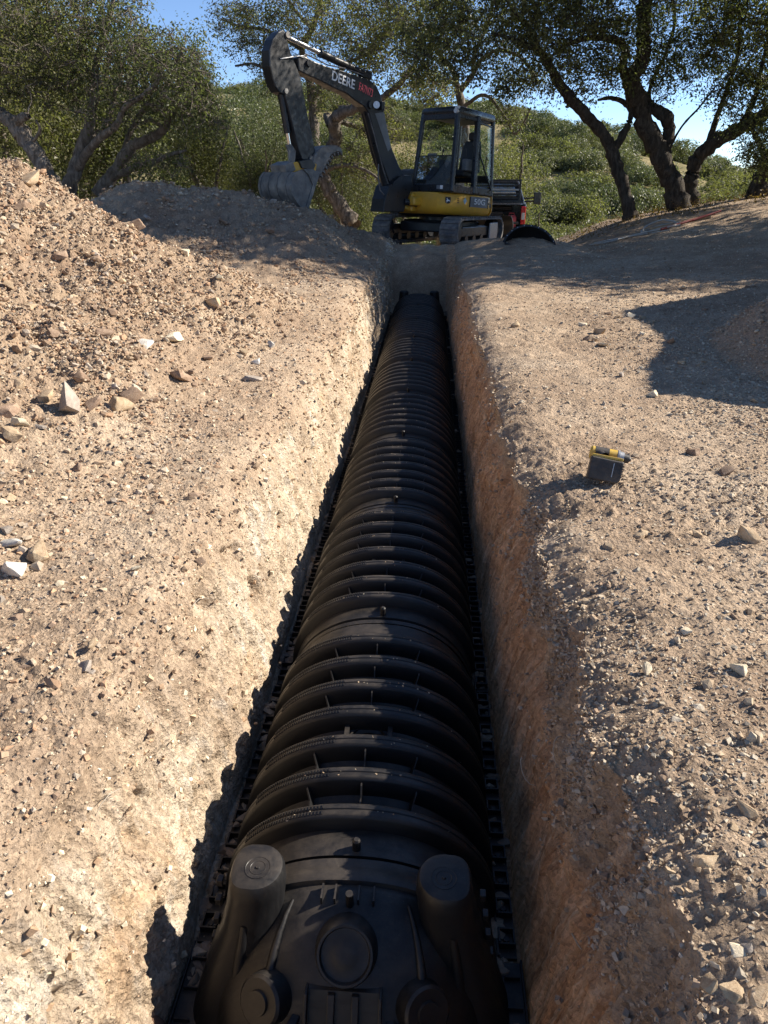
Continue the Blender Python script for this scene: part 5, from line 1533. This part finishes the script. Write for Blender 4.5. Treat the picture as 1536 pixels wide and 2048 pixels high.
# ------------------------------------------------------------------ hose, red pipe and stakes on the bank
def bank(px, py, lift=.02):
    p = ground_hit(px, py); return np.array((p[0], p[1], p[2] + lift))
def spline(P, n=8):
    P = [np.array(p) for p in P]; P = [2 * P[0] - P[1]] + P + [2 * P[-1] - P[-2]]; out = []
    for i in range(1, len(P) - 2):
        for t in np.linspace(0, 1, n, endpoint=False):
            a, b, c, d = P[i - 1:i + 3]
            out.append(.5 * (2 * b + (c - a) * t + (2 * a - 5 * b + 4 * c - d) * t * t + (3 * b - a - 3 * c + d) * t ** 3))
    out.append(P[-2]); return np.array(out)
def cable(name, pts, r, mat, label, cat):
    v, f = tube_mesh([(spline(pts), np.full((len(pts) - 1) * 8 + 1, r))], 7)
    o = link(name, mesh_np(name, v, f, True), mat); return tag(o, label, cat)
b0 = bank(1318, 458)
loop = []
for k in range(22):
    a = k / 21 * 2 * math.pi * 1.7
    r_ = .34 - .05 * k / 21
    p = np.array((b0[0] + r_ * math.cos(a), b0[1] + .5 * r_ * math.sin(a), 0)); p[2] = float(surf(p[0], p[1])) + .03 + .10 * max(0, math.sin(a)) * (k > 6)
    loop.append(p)
cable('hose_coil', [bank(1180, 492), bank(1215, 486), bank(1262, 474)] + loop + [bank(1360, 452)], .016, M_HOSE, 'pale hose lying in a loose coil on the shaded bank below the oaks', 'hose')
cable('hose_end', [bank(1188, 488), bank(1240, 478), bank(1290, 470), bank(1340, 462)], .012, M_HOSE, 'second thin pale hose trailing along the bank foot', 'hose')
def bar(name, pa, pb, r, mat, label, cat):
    mb = MB(); mb.cyl(pa, pb, r, n=10); o = mb.build(name, mat, None, auto=True); return tag(o, label, cat)
bar('red_pipe', bank(1322, 462, .03), bank(1428, 432, .05), .022, M_REDPIPE, 'longer red pipe lying up the bank by the oak trunks', 'pipe')
bar('red_pipe', bank(1385, 445, .04), bank(1440, 432, .09), .018, M_REDPIPE, 'short red pipe beside the longer one near the third oak', 'pipe')
bar('wooden_stake', bank(1300, 462, .03), bank(1420, 436, .03), .028, M_WOOD, 'pale wooden stake lying beside the red pipes on the bank', 'stake')

# ------------------------------------------------------------------ oaks
def limb(pts, jitter=.012):
    """[(px, py, depth Y, width px)] -> (points, radii) in the world, smoothed"""
    P = np.array([at_y(a, b, c) for a, b, c, _ in pts])
    zc = (P - _C) @ _fw
    r_ = np.array([w for *_, w in pts]) / 2 * zc / FPX
    S = spline([np.r_[p, r] for p, r in zip(P, r_)], 6)
    q = S[:, :3] + RNG.normal(0, 1, (len(S), 3)) * S[:, 3:4] * .08
    rad = S[:, 3] * (1 + RNG.normal(0, .07, len(S)))
    return q, np.maximum(rad, .006)

def leaf_cloud(cent, n, spread, size, rs, flat=.75):
    m = len(cent)
    c = np.repeat(cent, n, 0) + rs.normal(0, 1, (m * n, 3)) * spread * np.array([1, 1, flat])
    k = len(c)
    nn = (c - np.repeat(cent, n, 0)) / spread * .75 + np.array([0, 0, .55]) + rs.normal(size=(k, 3)) * .55
    nn /= np.linalg.norm(nn, axis=1, keepdims=True)
    a = np.cross(nn, rs.normal(size=(k, 3))); a /= np.linalg.norm(a, axis=1, keepdims=True)
    b = np.cross(a, nn); b /= np.linalg.norm(b, axis=1, keepdims=True)
    L = size * rs.uniform(.6, 1.35, (k, 1)); W = L * rs.uniform(.42, .62, (k, 1))
    nrm = np.cross(a, b) * L * .12
    v = np.stack([c - a * L * .5, c + b * W * .5 + nrm, c + a * L * .5, c - b * W * .5 + nrm], 1)
    tint = np.clip(np.repeat(rs.uniform(.1, .8, m), n) + rs.normal(0, .16, k), 0, 1)
    return v.reshape(-1, 3), np.repeat(np.stack([tint] * 3, -1), 4, 0)

def grow(limbs, blobs, rs, leaf=.06, per=34, spread=.26, reach=2.6):
    """limbs: main stems; blobs: [(centre, radii, count)] volumes the crown fills. Returns twig paths, leaf centres"""
    nodes = np.concatenate([l[0] for l in limbs]); rad = np.concatenate([l[1] for l in limbs])
    T = []
    for c, r_, n in blobs:
        d = rs.normal(size=(n, 3)); d /= np.linalg.norm(d, axis=1, keepdims=True)
        T.append(np.array(c) + d * (rs.uniform(0.05, 1, (n, 1)) ** .42) * np.array(r_))
    T = np.concatenate(T)
    order = np.argsort([np.min(np.sum((nodes - t) ** 2, 1)) for t in T])
    N_ = [nodes]; R_ = [rad]; paths = []; cents = []
    allN = np.empty((len(nodes) + len(T) * 4, 3)); allR = np.empty(len(allN)); m = len(nodes); allN[:m] = nodes; allR[:m] = rad
    for i in order:
        t = T[i]
        d2 = np.sum((allN[:m] - t) ** 2, 1) + 0.0 * (allR[:m] < .01)
        j = int(np.argmin(d2)); dist = math.sqrt(d2[j])
        if dist < .12: cents.append(t); continue
        p0 = allN[j]; r0 = min(allR[j] * .7, .006 + .014 * dist)
        k = 6
        u = np.linspace(0, 1, k)[:, None]
        side = rs.normal(size=3) * dist * .16 + np.array([0, 0, dist * .10])
        q = p0 + (t - p0) * u + side * (4 * u * (1 - u)) + rs.normal(0, .035, (k, 3)) * dist * (u > 0) * (u < 1)
        rr = np.linspace(r0, max(.004, r0 * .35), k)
        paths.append((q, rr))
        allN[m:m + 4] = q[2:6]; allR[m:m + 4] = rr[2:6]; m += 4
        cents.append(t)
        if dist > .7: cents.append(q[4] + rs.normal(0, .1, 3))
        if dist > 1.2: cents.append(q[3] + rs.normal(0, .15, 3))
    return paths, np.array(cents)

def make_tree(name, label, cat, limbs, blobs, seed, leaf=.06, per=34, spread=.26, group=None, mat=None, base=None, bark=None):
    rs = np.random.default_rng(seed)
    b = limbs[0][0][0] if base is None else base
    t = thing(name, label, cat, tuple(b), group)
    for i, l in enumerate(limbs):
        v, f = tube_mesh([l], 11)
        nz = fbm(v[:, 0] * 3 + v[:, 1], v[:, 2] * 1.5, 3.4, 4, seed)
        nm = 'trunk' if i == 0 else 'limb'
        ctr = np.repeat(l[0], 11, 0); v = ctr + (v - ctr) * (1 + .15 * nz[:, None])
        link(nm, mesh_np(nm, v - b, f, True), bark or M_BARK, t)
    paths, cents = grow(limbs, blobs, rs, leaf, per, spread)
    for c_ in cents:                                        # fine twigs carrying the leaves
        for _ in range(3):
            d_ = rs.normal(size=3) * (1, 1, .7); d_ *= spread * rs.uniform(1.2, 2.4) / np.linalg.norm(d_)
            paths.append((np.array([c_ - d_ * .3, c_ + d_ * .35 + rs.normal(0, .02, 3), c_ + d_]), np.array([.007, .005, .002])))
    if paths:
        v, f = tube_mesh(paths, 4); o = link('branches', mesh_np('branches', v - b, f, True), bark or M_BARK, t); o['kind'] = 'stuff'
    v, tint = leaf_cloud(cents, per, spread, leaf, rs)
    me = mesh_np('crown', v - b, np.arange(len(v)).reshape(-1, 4)); colour_attr(me, 'tint', tint)
    o = link('crown', me, mat or M_LEAF, t); o['kind'] = 'stuff'
    return t

# the four trunks on the right bank -------------------------------------------------
A0 = limb([(1262, 452, 18.0, 34), (1257, 410, 18.0, 25), (1240, 350, 18.0, 25), (1222, 300, 18, 26), (1208, 270, 17.9, 22), (1165, 222, 17.6, 22), (1128, 182, 17.3, 20), (1103, 140, 17.0, 17), (1078, 102, 16.7, 15), (1040, 84, 16.3, 10), (985, 66, 15.8, 7)])
A1 = limb([(1228, 300, 18, 16), (1250, 262, 18.1, 15), (1263, 226, 18.2, 12), (1248, 205, 18.3, 10), (1222, 196, 18.5, 8), (1196, 200, 18.7, 5)])
A2 = limb([(1078, 102, 16.7, 12), (1062, 60, 16.6, 10), (1020, 10, 16.4, 8), (1000, -70, 16.2, 6)])
make_tree('oak_tree', 'leaning oak with forked shaded trunk, leftmost on the right bank', 'tree', [A0, A1, A2],
          [(at_y(1000, 40, 15.9), (1.7, 1.5, .9), 150), (at_y(890, 90, 15.6), (.9, 1.0, .8), 60), (at_y(1120, 70, 16.8), (1.4, 1.3, .9), 100), (at_y(1000, -150, 16.4), (2.3, 2.2, 1.4), 190), (at_y(850, 20, 16.4), (.8, 1.0, .9), 55),
           (at_y(1180, 150, 17.6), (.8, .8, .5), 30), (at_y(1050, 180, 16.6), (.7, .7, .3), 22)], 11, .064, 46, .155, 'oaks on the right bank', bark=M_BARK_SHADED)
B0 = limb([(1366, 440, 18.5, 52), (1352, 395, 18.5, 42), (1338, 350, 18.5, 38), (1318, 305, 18.4, 36), (1294, 258, 18.3, 36), (1278, 215, 18.2, 34), (1268, 180, 18.1, 34), (1262, 158, 18.0, 30), (1284, 120, 17.9, 30), (1288, 70, 17.9, 27), (1287, 20, 18.0, 26), (1300, -50, 18.0, 22), (1330, -140, 18.2, 14)])
B1 = limb([(1264, 170, 18.0, 22), (1247, 140, 17.8, 18), (1248, 95, 17.5, 15), (1225, 78, 17.2, 14), (1180, 76, 16.9, 11), (1128, 92, 16.6, 8), (1085, 130, 16.4, 5)])
B2 = limb([(1336, 345, 18.5, 26), (1330, 300, 18.5, 26), (1338, 262, 18.5, 25), (1332, 232, 18.4, 26), (1306, 216, 18.5, 20), (1285, 190, 18.6, 18), (1268, 160, 18.9, 14)])
B3 = limb([(1298, 215, 18.5, 9), (1302, 170, 18.8, 8), (1330, 110, 19.0, 7), (1350, 40, 19.2, 6), (1340, -30, 19.4, 5)])
B4 = limb([(1338, 300, 18.4, 5), (1362, 255, 18.2, 4), (1398, 215, 18.0, 4), (1430, 175, 17.9, 3)])
make_tree('oak_tree', 'tallest thick oak with knobbly twin stems in the middle of the right bank', 'tree', [B0, B1, B2, B3, B4],
          [(at_y(1270, -60, 18), (2.0, 2.0, 1.3), 170), (at_y(1180, 20, 17.2), (1.3, 1.4, .8), 110), (at_y(1380, 20, 18.2), (1.6, 1.5, 1.1), 140), (at_y(1300, -260, 18.2), (2.6, 2.4, 1.5), 170), (at_y(1230, 130, 17.4), (.8, .8, .45), 34), (at_y(1360, 150, 18.4), (.7, .8, .6), 34)],
          12, .064, 46, .155, 'oaks on the right bank', bark=M_BARK_SHADED)
C0 = limb([(1388, 428, 19, 36), (1380, 385, 19, 30), (1384, 345, 19, 28), (1398, 312, 18.9, 28), (1432, 284, 18.7, 27), (1478, 258, 18.4, 26), (1525, 232, 18.1, 24), (1580, 185, 17.8, 20), (1640, 120, 17.6, 14)])
C1 = limb([(1415, 295, 18.8, 14), (1432, 240, 18.7, 11), (1452, 185, 18.6, 9), (1475, 110, 18.5, 7), (1480, 40, 18.4, 5)])
C2 = limb([(1478, 258, 18.4, 13), (1508, 200, 18.1, 10), (1522, 140, 17.8, 8), (1540, 60, 17.6, 6)])
make_tree('oak_tree', 'oak whose trunk bends hard to the right, third on the right bank', 'tree', [C0, C1, C2],
          [(at_y(1480, 90, 18), (1.5, 1.5, 1.0), 150), (at_y(1590, 60, 17.6), (1.5, 1.6, 1.2), 120), (at_y(1520, -90, 17.8), (2.4, 2.2, 1.4), 170), (at_y(1490, 210, 17.6), (.8, .9, .6), 50), (at_y(1600, 230, 17.2), (1.1, 1.2, .7), 70)],
          13, .064, 46, .155, 'oaks on the right bank', bark=M_BARK_SHADED)
D0 = limb([(1516, 408, 18.6, 50), (1522, 370, 18.6, 42), (1538, 330, 18.5, 38), (1572, 270, 18.3, 34), (1600, 180, 18.0, 26), (1610, 60, 17.8, 18)])
D1 = limb([(1538, 330, 18.5, 18), (1520, 290, 18.0, 12), (1500, 250, 17.6, 8)])
make_tree('oak_tree', 'oak at the right photo edge half hidden by its low yellowing leaves', 'tree', [D0, D1],
          [(at_y(1520, 300, 17.4), (.55, .7, .45), 40), (at_y(1600, 300, 17.0), (.8, .8, .8), 60), (at_y(1640, 60, 17.6), (2.0, 2.0, 1.5), 130)], 14, .064, 46, .155, 'oaks on the right bank', M_LEAF, bark=M_BARK_SHADED)
# oak outside the frame that shades the bank and the machine
def free_limb(P, r0, r1):
    S = spline(P, 6); n = len(S)
    return S + RNG.normal(0, .03, S.shape), np.linspace(r0, r1, n)
E0 = free_limb([(9.6, 14.2, .9), (9.5, 14.0, 2.0), (9.0, 13.6, 3.2), (8.2, 13.2, 4.4), (7.4, 13.0, 5.6)], .26, .09)
E1 = free_limb([(9.2, 13.8, 2.8), (8.2, 14.6, 3.9), (7.2, 15.2, 5.0), (5.6, 14.6, 5.5), (4.2, 13.8, 5.7)], .13, .04)
make_tree('oak_tree', 'broad oak right of the photo that shades the bank', 'tree', [E0, E1],
          [((7.6, 13.2, 4.6), (2.3, 1.7, 1.4), 170), ((6.4, 14.4, 5.9), (2.2, 1.8, 1.2), 150), ((9.4, 12.6, 4.4), (1.8, 1.7, 1.5), 110), ((4.4, 13.5, 5.6), (2.2, 1.4, .75), 150), ((2.6, 12.9, 5.2), (1.6, 1.1, .6), 110),
           ((4.6, 15.4, 5.9), (2.0, 1.2, .8), 110), ((7.0, 16.2, 6.4), (2.4, 1.5, 1.0), 120), ((8.2, 15.4, 5.0), (2.4, 1.8, 1.0), 150), ((6.2, 15.8, 5.5), (1.6, 1.2, .8), 80)], 15, .15, 26, .28)

U0 = free_limb([(13.2, 16.4, .9), (13.0, 16.2, 2.2), (12.4, 15.8, 3.6), (11.6, 15.4, 4.8)], .28, .09)
make_tree('oak_tree', 'wide oak standing uphill right of the photo', 'tree', [U0],
          [((10.9, 13.1, 4.8), (2.2, 1.7, 1.2), 150), ((11.0, 15.8, 5.2), (2.5, 2.0, 1.2), 170), ((13.6, 14.8, 5.6), (2.4, 2.3, 1.4), 150), ((12.2, 11.8, 4.6), (1.8, 1.5, 1.1), 110)], 16, .15, 26, .28)

# trees behind the excavator ---------------------------------------------------------
F0 = limb([(706, 452, 21, 34), (690, 425, 21, 30), (664, 390, 21, 28), (648, 352, 21, 26), (652, 312, 21, 26), (672, 278, 20.8, 26), (668, 248, 20.6, 26), (682, 228, 20.4, 22), (715, 214, 20.2, 18), (748, 205, 20.1, 14), (790, 175, 20, 11), (830, 130, 19.8, 8), (850, 70, 19.6, 6)])
F1 = limb([(660, 250, 20.7, 16), (655, 232, 20.9, 14), (690, 246, 21.1, 10), (730, 262, 21.3, 8), (770, 300, 21.5, 5)])
F2 = limb([(650, 340, 21, 10), (690, 330, 20.6, 8), (740, 345, 20.2, 6), (790, 390, 20.0, 4)])
make_tree('oak_tree', 'gnarled oak with crooked S-shaped trunk behind the excavator boom', 'tree', [F0, F1, F2],
          [(at_y(790, 120, 20), (1.3, 1.5, .9), 100), (at_y(720, 60, 20.5), (1.5, 1.5, 1.0), 110), (at_y(840, 20, 19.8), (1.2, 1.4, 1.1), 90), (at_y(760, 250, 21), (.8, .9, .5), 40), (at_y(780, -80, 20), (2.0, 2, 1.2), 90), (at_y(720, 330, 20.8), (.8, .8, .5), 40), (at_y(860, 170, 19.8), (.7, .8, .5), 35)],
          21, .070, 36, .18, 'oaks behind the excavator')
H0 = limb([(638, 400, 24, 26), (634, 340, 24, 22), (630, 285, 24, 21), (626, 230, 24, 18), (622, 180, 23.8, 17), (612, 130, 23.6, 14), (604, 95, 23.4, 13), (625, 55, 23.3, 11), (640, 10, 23.2, 9), (655, -60, 23, 6)])
H1 = limb([(624, 200, 23.9, 10), (660, 160, 23.6, 9), (700, 125, 23.2, 7), (740, 105, 22.9, 6), (780, 60, 22.6, 4)])
H2 = limb([(606, 100, 23.4, 9), (570, 78, 23.6, 8), (530, 60, 23.8, 6), (480, 52, 24, 5), (445, 40, 24.2, 3)])
H3 = limb([(612, 140, 23.6, 8), (560, 150, 23.4, 7), (510, 128, 23.2, 5), (470, 132, 23.1, 4)])
H4 = limb([(625, 60, 23.3, 7), (590, 20, 23.2, 6), (560, -30, 23.1, 4)])
make_tree('oak_tree', 'slender open-crowned oak rising behind the excavator arm', 'tree', [H0, H1, H2, H3, H4],
          [(at_y(520, 70, 23.6), (1.2, 1.3, .8), 85), (at_y(470, 40, 24), (.7, 1.0, .6), 45), (at_y(600, 30, 23.2), (1.3, 1.4, .9), 90), (at_y(690, 40, 23), (1.3, 1.4, .9), 80), (at_y(560, 150, 23.4), (.9, 1.0, .5), 45), (at_y(660, 190, 23.8), (.8, 1, .5), 40), (at_y(580, -80, 23), (2, 2, 1), 70)],
          22, .070, 36, .18, 'oaks behind the excavator')
K0 = limb([(935, 330, 24, 20), (930, 260, 24, 18), (922, 200, 24, 16), (912, 165, 24, 13), (905, 140, 23.8, 11), (880, 110, 23.6, 9), (850, 60, 23.4, 7), (830, 0, 23.2, 5)])
K1 = limb([(918, 185, 24, 11), (945, 150, 23.8, 10), (962, 120, 23.6, 8), (1000, 100, 23.4, 7), (1040, 115, 23.2, 5), (1070, 150, 23, 4)])
K2 = limb([(945, 150, 23.8, 8), (950, 105, 23.6, 7), (975, 50, 23.4, 6), (990, -10, 23.2, 4)])
K3 = limb([(925, 215, 24, 8), (970, 190, 23.8, 7), (1010, 235, 23.5, 6), (1030, 268, 23.3, 5), (1050, 240, 23.1, 4), (1062, 215, 23, 3)])
make_tree('oak_tree', 'wiry oak with forking dark branches above the excavator cab', 'tree', [K0, K1, K2, K3],
          [(at_y(890, 60, 23.4), (1.1, 1.3, .9), 70), (at_y(980, 60, 23.4), (1.3, 1.4, .9), 75), (at_y(1040, 150, 23.2), (.9, 1.0, .5), 40), (at_y(1020, 230, 23.2), (.5, .7, .4), 24), (at_y(870, 180, 23.6), (.8, 1, .5), 40), (at_y(920, -60, 23), (2, 2, 1), 60)],
          23, .070, 34, .18, 'oaks behind the excavator')

# left cluster -----------------------------------------------------------------------
L0 = limb([(128, 395, 13.4, 36), (146, 355, 13.4, 30), (160, 310, 13.5, 27), (176, 258, 13.5, 22), (184, 215, 13.6, 18), (190, 168, 13.6, 16), (192, 130, 13.7, 13), (205, 80, 13.7, 10), (222, 20, 13.8, 8), (235, -60, 13.8, 5)])
L1 = limb([(152, 340, 13.4, 18), (190, 285, 13.1, 15), (232, 252, 12.9, 13), (250, 215, 12.8, 11), (290, 188, 12.6, 9), (330, 150, 12.5, 7), (365, 105, 12.4, 5)])
L2 = limb([(172, 280, 13.5, 12), (200, 262, 13.8, 10), (215, 240, 14.0, 9), (228, 200, 14.2, 8), (240, 120, 14.4, 6)])
make_tree('oak_tree', 'pale-stemmed oak with slender upright trunk at the left behind the sunlit heap', 'tree', [L0, L1, L2],
          [(at_y(130, 60, 13.6), (1.1, 1.1, .7), 84), (at_y(220, 100, 13.2), (.9, 1.0, .6), 74), (at_y(330, 125, 12.7), (.7, .9, .42), 70), (at_y(240, 40, 13.4), (.55, .9, .5), 48), (at_y(120, 170, 13.6), (.8, .9, .45), 46), (at_y(240, 210, 13.0), (.8, .9, .35), 40), (at_y(150, -60, 13.8), (1.1, 1.3, .7), 50), (at_y(370, 170, 12.6), (.5, .7, .4), 36)],
          31, .052, 34, .12, 'oaks behind the left heaps')
Q0 = limb([(196, 390, 14.4, 30), (232, 340, 14.4, 24), (262, 295, 14.3, 21), (300, 276, 14.1, 19), (328, 258, 14.0, 15), (342, 232, 13.9, 11), (372, 228, 13.8, 7), (420, 218, 13.7, 4)])
Q1 = limb([(215, 360, 14.4, 16), (262, 338, 14.2, 13), (300, 326, 14.0, 10), (340, 310, 13.8, 8), (372, 300, 13.7, 5)])
Q2 = limb([(240, 325, 14.4, 12), (262, 262, 14.6, 10), (300, 200, 14.8, 8), (350, 150, 15.0, 6)])
Q3 = limb([(330, 256, 14, 8), (300, 240, 14.1, 7), (280, 250, 14.2, 4)])
make_tree('oak_tree', 'spreading oak with long low limbs reaching right, behind the left heaps', 'tree', [Q0, Q1, Q2, Q3],
          [(at_y(360, 185, 14), (.75, 1.0, .42), 70), (at_y(395, 240, 13.9), (.55, .8, .3), 36), (at_y(320, 140, 14.8), (.8, 1.1, .5), 70), (at_y(290, 170, 14.6), (.9, 1.0, .5), 50), (at_y(390, 150, 14.2), (.35, .7, .35), 30), (at_y(320, 330, 13.9), (.6, .6, .2), 22)],
          32, .052, 34, .12, 'oaks behind the left heaps')
S0 = limb([(118, 392, 12.6, 40), (88, 335, 12.6, 32), (62, 292, 12.6, 34), (36, 256, 12.6, 32), (12, 235, 12.6, 28), (-30, 205, 12.7, 24), (-80, 120, 12.9, 16), (-90, 20, 13, 10)])
S1 = limb([(36, 258, 12.6, 18), (34, 244, 12.5, 17), (48, 234, 12.4, 16), (58, 232, 12.35, 9)])
S2 = limb([(60, 290, 12.6, 7), (80, 262, 12.4, 6), (72, 240, 12.3, 4)])
make_tree('oak_tree', 'leaning oak with a broken stub at the far left edge', 'tree', [S0, S1, S2],
          [(at_y(20, 100, 12.8), (1.0, 1.1, .65), 70), (at_y(60, 30, 13), (1.0, 1.2, .7), 70), (at_y(-40, 60, 13), (1.5, 1.4, 1.2), 90), (at_y(40, 170, 12.9), (.6, .8, .3), 28)],
          33, .052, 34, .12, 'oaks behind the left heaps')

# ------------------------------------------------------------------ background oaks: a few kinds, copied
def generic_tree(seed, h, w, leaf, per, n, mat):
    rs = np.random.default_rng(seed)
    limbs = []
    ns = rs.integers(2, 4)
    for i in range(ns):
        a = rs.uniform(0, 6.28); top = np.array([math.cos(a) * w * .5, math.sin(a) * w * .5, h * rs.uniform(.65, .85)])
        P = [np.zeros(3), np.array([top[0] * .15, top[1] * .15, h * .22]) + rs.normal(0, .12, 3) * (1, 1, .3), top * (.55, .55, .6) + rs.normal(0, .2, 3), top]
        S = spline(P, 5); limbs.append((S + rs.normal(0, .03, S.shape), np.linspace(h * .028, .03, len(S))))
    blobs = []
    for i in range(9):
        a = rs.uniform(0, 6.28); rr = rs.uniform(0, .62) * w
        zc = h * rs.uniform(.30, .84); k = math.sqrt(max(.2, 1 - ((zc / h - .55) / .55) ** 2))
        blobs.append(((math.cos(a) * rr * k, math.sin(a) * rr * k, zc), (w * .38, w * .38, h * .15), n // 9))
    paths, cents = grow(limbs, blobs, rs)
    v, f = tube_mesh([(l[0], l[1]) for l in limbs], 7)
    trunk = mesh_np('trunk', v, f, True); trunk.materials.append(M_BARK)
    v, f = tube_mesh(paths, 3); br = mesh_np('branches', v, f, True); br.materials.append(M_BARK)
    v, tint = leaf_cloud(cents, per, h * .055, leaf, rs)
    cr = mesh_np('crown', v, np.arange(len(v)).reshape(-1, 4)); colour_attr(cr, 'tint', tint); cr.materials.append(mat)
    return trunk, br, cr
KINDS_T = [generic_tree(300 + i, 6.0, 2.9, .10, 26, 420, M_LEAF if i % 3 else M_LEAF2) for i in range(4)]
def place_tree(kind, x, y, s, rz, label, group, name='oak_tree', cat='tree', zoff=0):
    t = thing(name, label, cat, (x, y, float(G(x, y)) - .1 + zoff), group)
    t.rotation_euler = (0, 0, rz); t.scale = (s, s, s * RNG.uniform(.9, 1.1))
    tr, br, cr = KINDS_T[kind]
    link('trunk', tr, None, t); o = link('branches', br, None, t); o['kind'] = 'stuff'
    o = link('crown', cr, None, t); o['kind'] = 'stuff'
    return t
rsb = np.random.default_rng(55)
# rows of oaks filling the ground behind the left heaps and the boom
BACK = [(-11.5, 17, 1.1), (-9.3, 19.5, 1.05), (-7.4, 18.2, .82), (-13.5, 21, 1.25), (-10.8, 24, 1.25), (-6.6, 22.5, .66), (-4.6, 20.5, .50), (-2.9, 22.0, .55), (-5.4, 26, .72), (-1.2, 24.5, .62), (-3.4, 28, .75), (.8, 27.5, .66),
        (-8.2, 28, 1.0), (-14, 29, 1.4), (2.8, 29.5, .70), (-.6, 31.5, .8), (-6.2, 32, .85), (-11, 34, 1.3), (-17.5, 25, 1.4), (-19, 33, 1.5), (1.4, 36, 1.0), (-4, 38, 1.0), (4.6, 36.5, .75), (-8.6, 41, 1.1), (.2, 20.6, .42), (-8.9, 15.6, .8), (-12.5, 14.3, 1.0), (-15, 17, 1.2), (-7.5, 30, .92), (-9.2, 35.5, 1.15), (-10.8, 40, 1.3), (-12, 45, 1.4), (-8.4, 44.5, 1.3)]
WHERE = ['behind the left heaps', 'behind the excavator boom', 'behind the excavator cab']
for i, (x, y, s) in enumerate(BACK):
    w = 0 if x / y < -.20 else (1 if x / y < .0 else 2)
    nm = ('big ' if s > 1 else 'low ') + 'dense olive-green oak in the thicket ' + WHERE[w]
    place_tree(i % 4, x, y, s, rsb.uniform(0, 6.28), nm, ('big ' if s > 1 else 'low ') + 'thicket oaks ' + WHERE[w])
# shrubs on the valley side right of the truck and below the bank
for i in range(26):
    y = rsb.uniform(31, 47); x = rsb.uniform(.06, .62) * y
    place_tree(i % 4, x, y, rsb.uniform(.34, .62), rsb.uniform(0, 6.28), 'rounded green bush on the near valley side right of the pickup', 'bushes on the near valley side', 'bush', 'bush', -.5)
# scrub on the far slope
def bush_mesh(seed, mat):
    rs = np.random.default_rng(seed)
    c = rs.normal(size=(260, 3)); c /= np.linalg.norm(c, axis=1, keepdims=True); c[:, 2] = np.abs(c[:, 2]) * .9
    lob = rs.normal(size=(6, 3)) * (.5, .5, .2)
    c = c * (rs.uniform(.6, 1, (260, 1)) ** .5) * (.72, .72, .66) + lob[rs.integers(0, 6, 260)] * .85
    c[:, 2] = np.abs(c[:, 2]) + .05
    v, tint = leaf_cloud(c, 24, .085, .08, rs)
    me = mesh_np('crown', v, np.arange(len(v)).reshape(-1, 4)); colour_attr(me, 'tint', tint); me.materials.append(mat)
    return me
BUSH = [bush_mesh(600 + i, M_LEAF2 if i % 2 else M_LEAF) for i in range(6)]
nb_ = 0
while nb_ < 300:
    y = rsb.uniform(46, 150) ** 1.0
    x = rsb.uniform(-.26, .44) * y + rsb.normal(0, 1)
    if nb_ < 22: y = rsb.uniform(66, 104); x = y * rsb.uniform(.09, .19)
    dens = float(fbm(np.array(x), np.array(y), .05, 3, 808))
    if dens < -.25 and rsb.uniform() < .35: continue
    s = rsb.uniform(1.2, 2.7) * (1 + .25 * (y > 90))
    k = int(rsb.integers(0, 6))
    w = 'upper part of' if y > 95 else 'lower part of'
    col = 'grey-green' if k % 2 else 'dark green'
    t = thing('scrub_bush', col + ' scrub bush on the ' + w + ' the far hillside', 'bush', (x, y, float(G(x, y)) - .2), col + ' bushes, ' + w + ' the far hillside')
    t.scale = (s, s, s * rsb.uniform(.8, 1.15)); t.rotation_euler = (0, 0, rsb.uniform(0, 6.28))
    link('crown', BUSH[k], None, t)
    nb_ += 1
# weeds, litter and low plants at the foot of the oaks
def tuft(n, pts, size, mat, name, label, cat):
    rs = np.random.default_rng(len(pts) + n)
    v, tint = leaf_cloud(np.array(pts), n, .09, size, rs)
    me = mesh_np(name, v, np.arange(len(v)).reshape(-1, 4)); colour_attr(me, 'tint', tint)
    o = link(name, me, mat); o['kind'] = 'stuff'; tag(o, label, cat)
P_ = []
for i in range(420):
    x = rsb.uniform(3.2, 9); y = rsb.uniform(16.2, 19.8); P_.append((x, y, float(surf(x, y)) + .03))
tuft(8, P_, .05, M_LEAF_DRY, 'leaf_litter', 'brown leaf litter scattered under the oaks on the bank', 'leaf litter')
P_ = []
for i in range(140):
    x = rsb.uniform(6.2, 8.4); y = rsb.uniform(18.6, 20.5); P_.append((x, y, float(surf(x, y)) + rsb.uniform(.05, .6)))
tuft(22, P_, .06, M_LEAF, 'undergrowth', 'low green undergrowth between the trunks on the right bank', 'undergrowth')
P_ = []
for i in range(420):
    y = rsb.uniform(19.5, 31); x = rsb.uniform(.05, .34) * y; P_.append((x, y, float(surf(x, y)) + rsb.uniform(.02, .22)))
tuft(14, P_, .07, M_LEAF2, 'weeds', 'grey-green weeds on the valley edge right of the pickup', 'weeds')
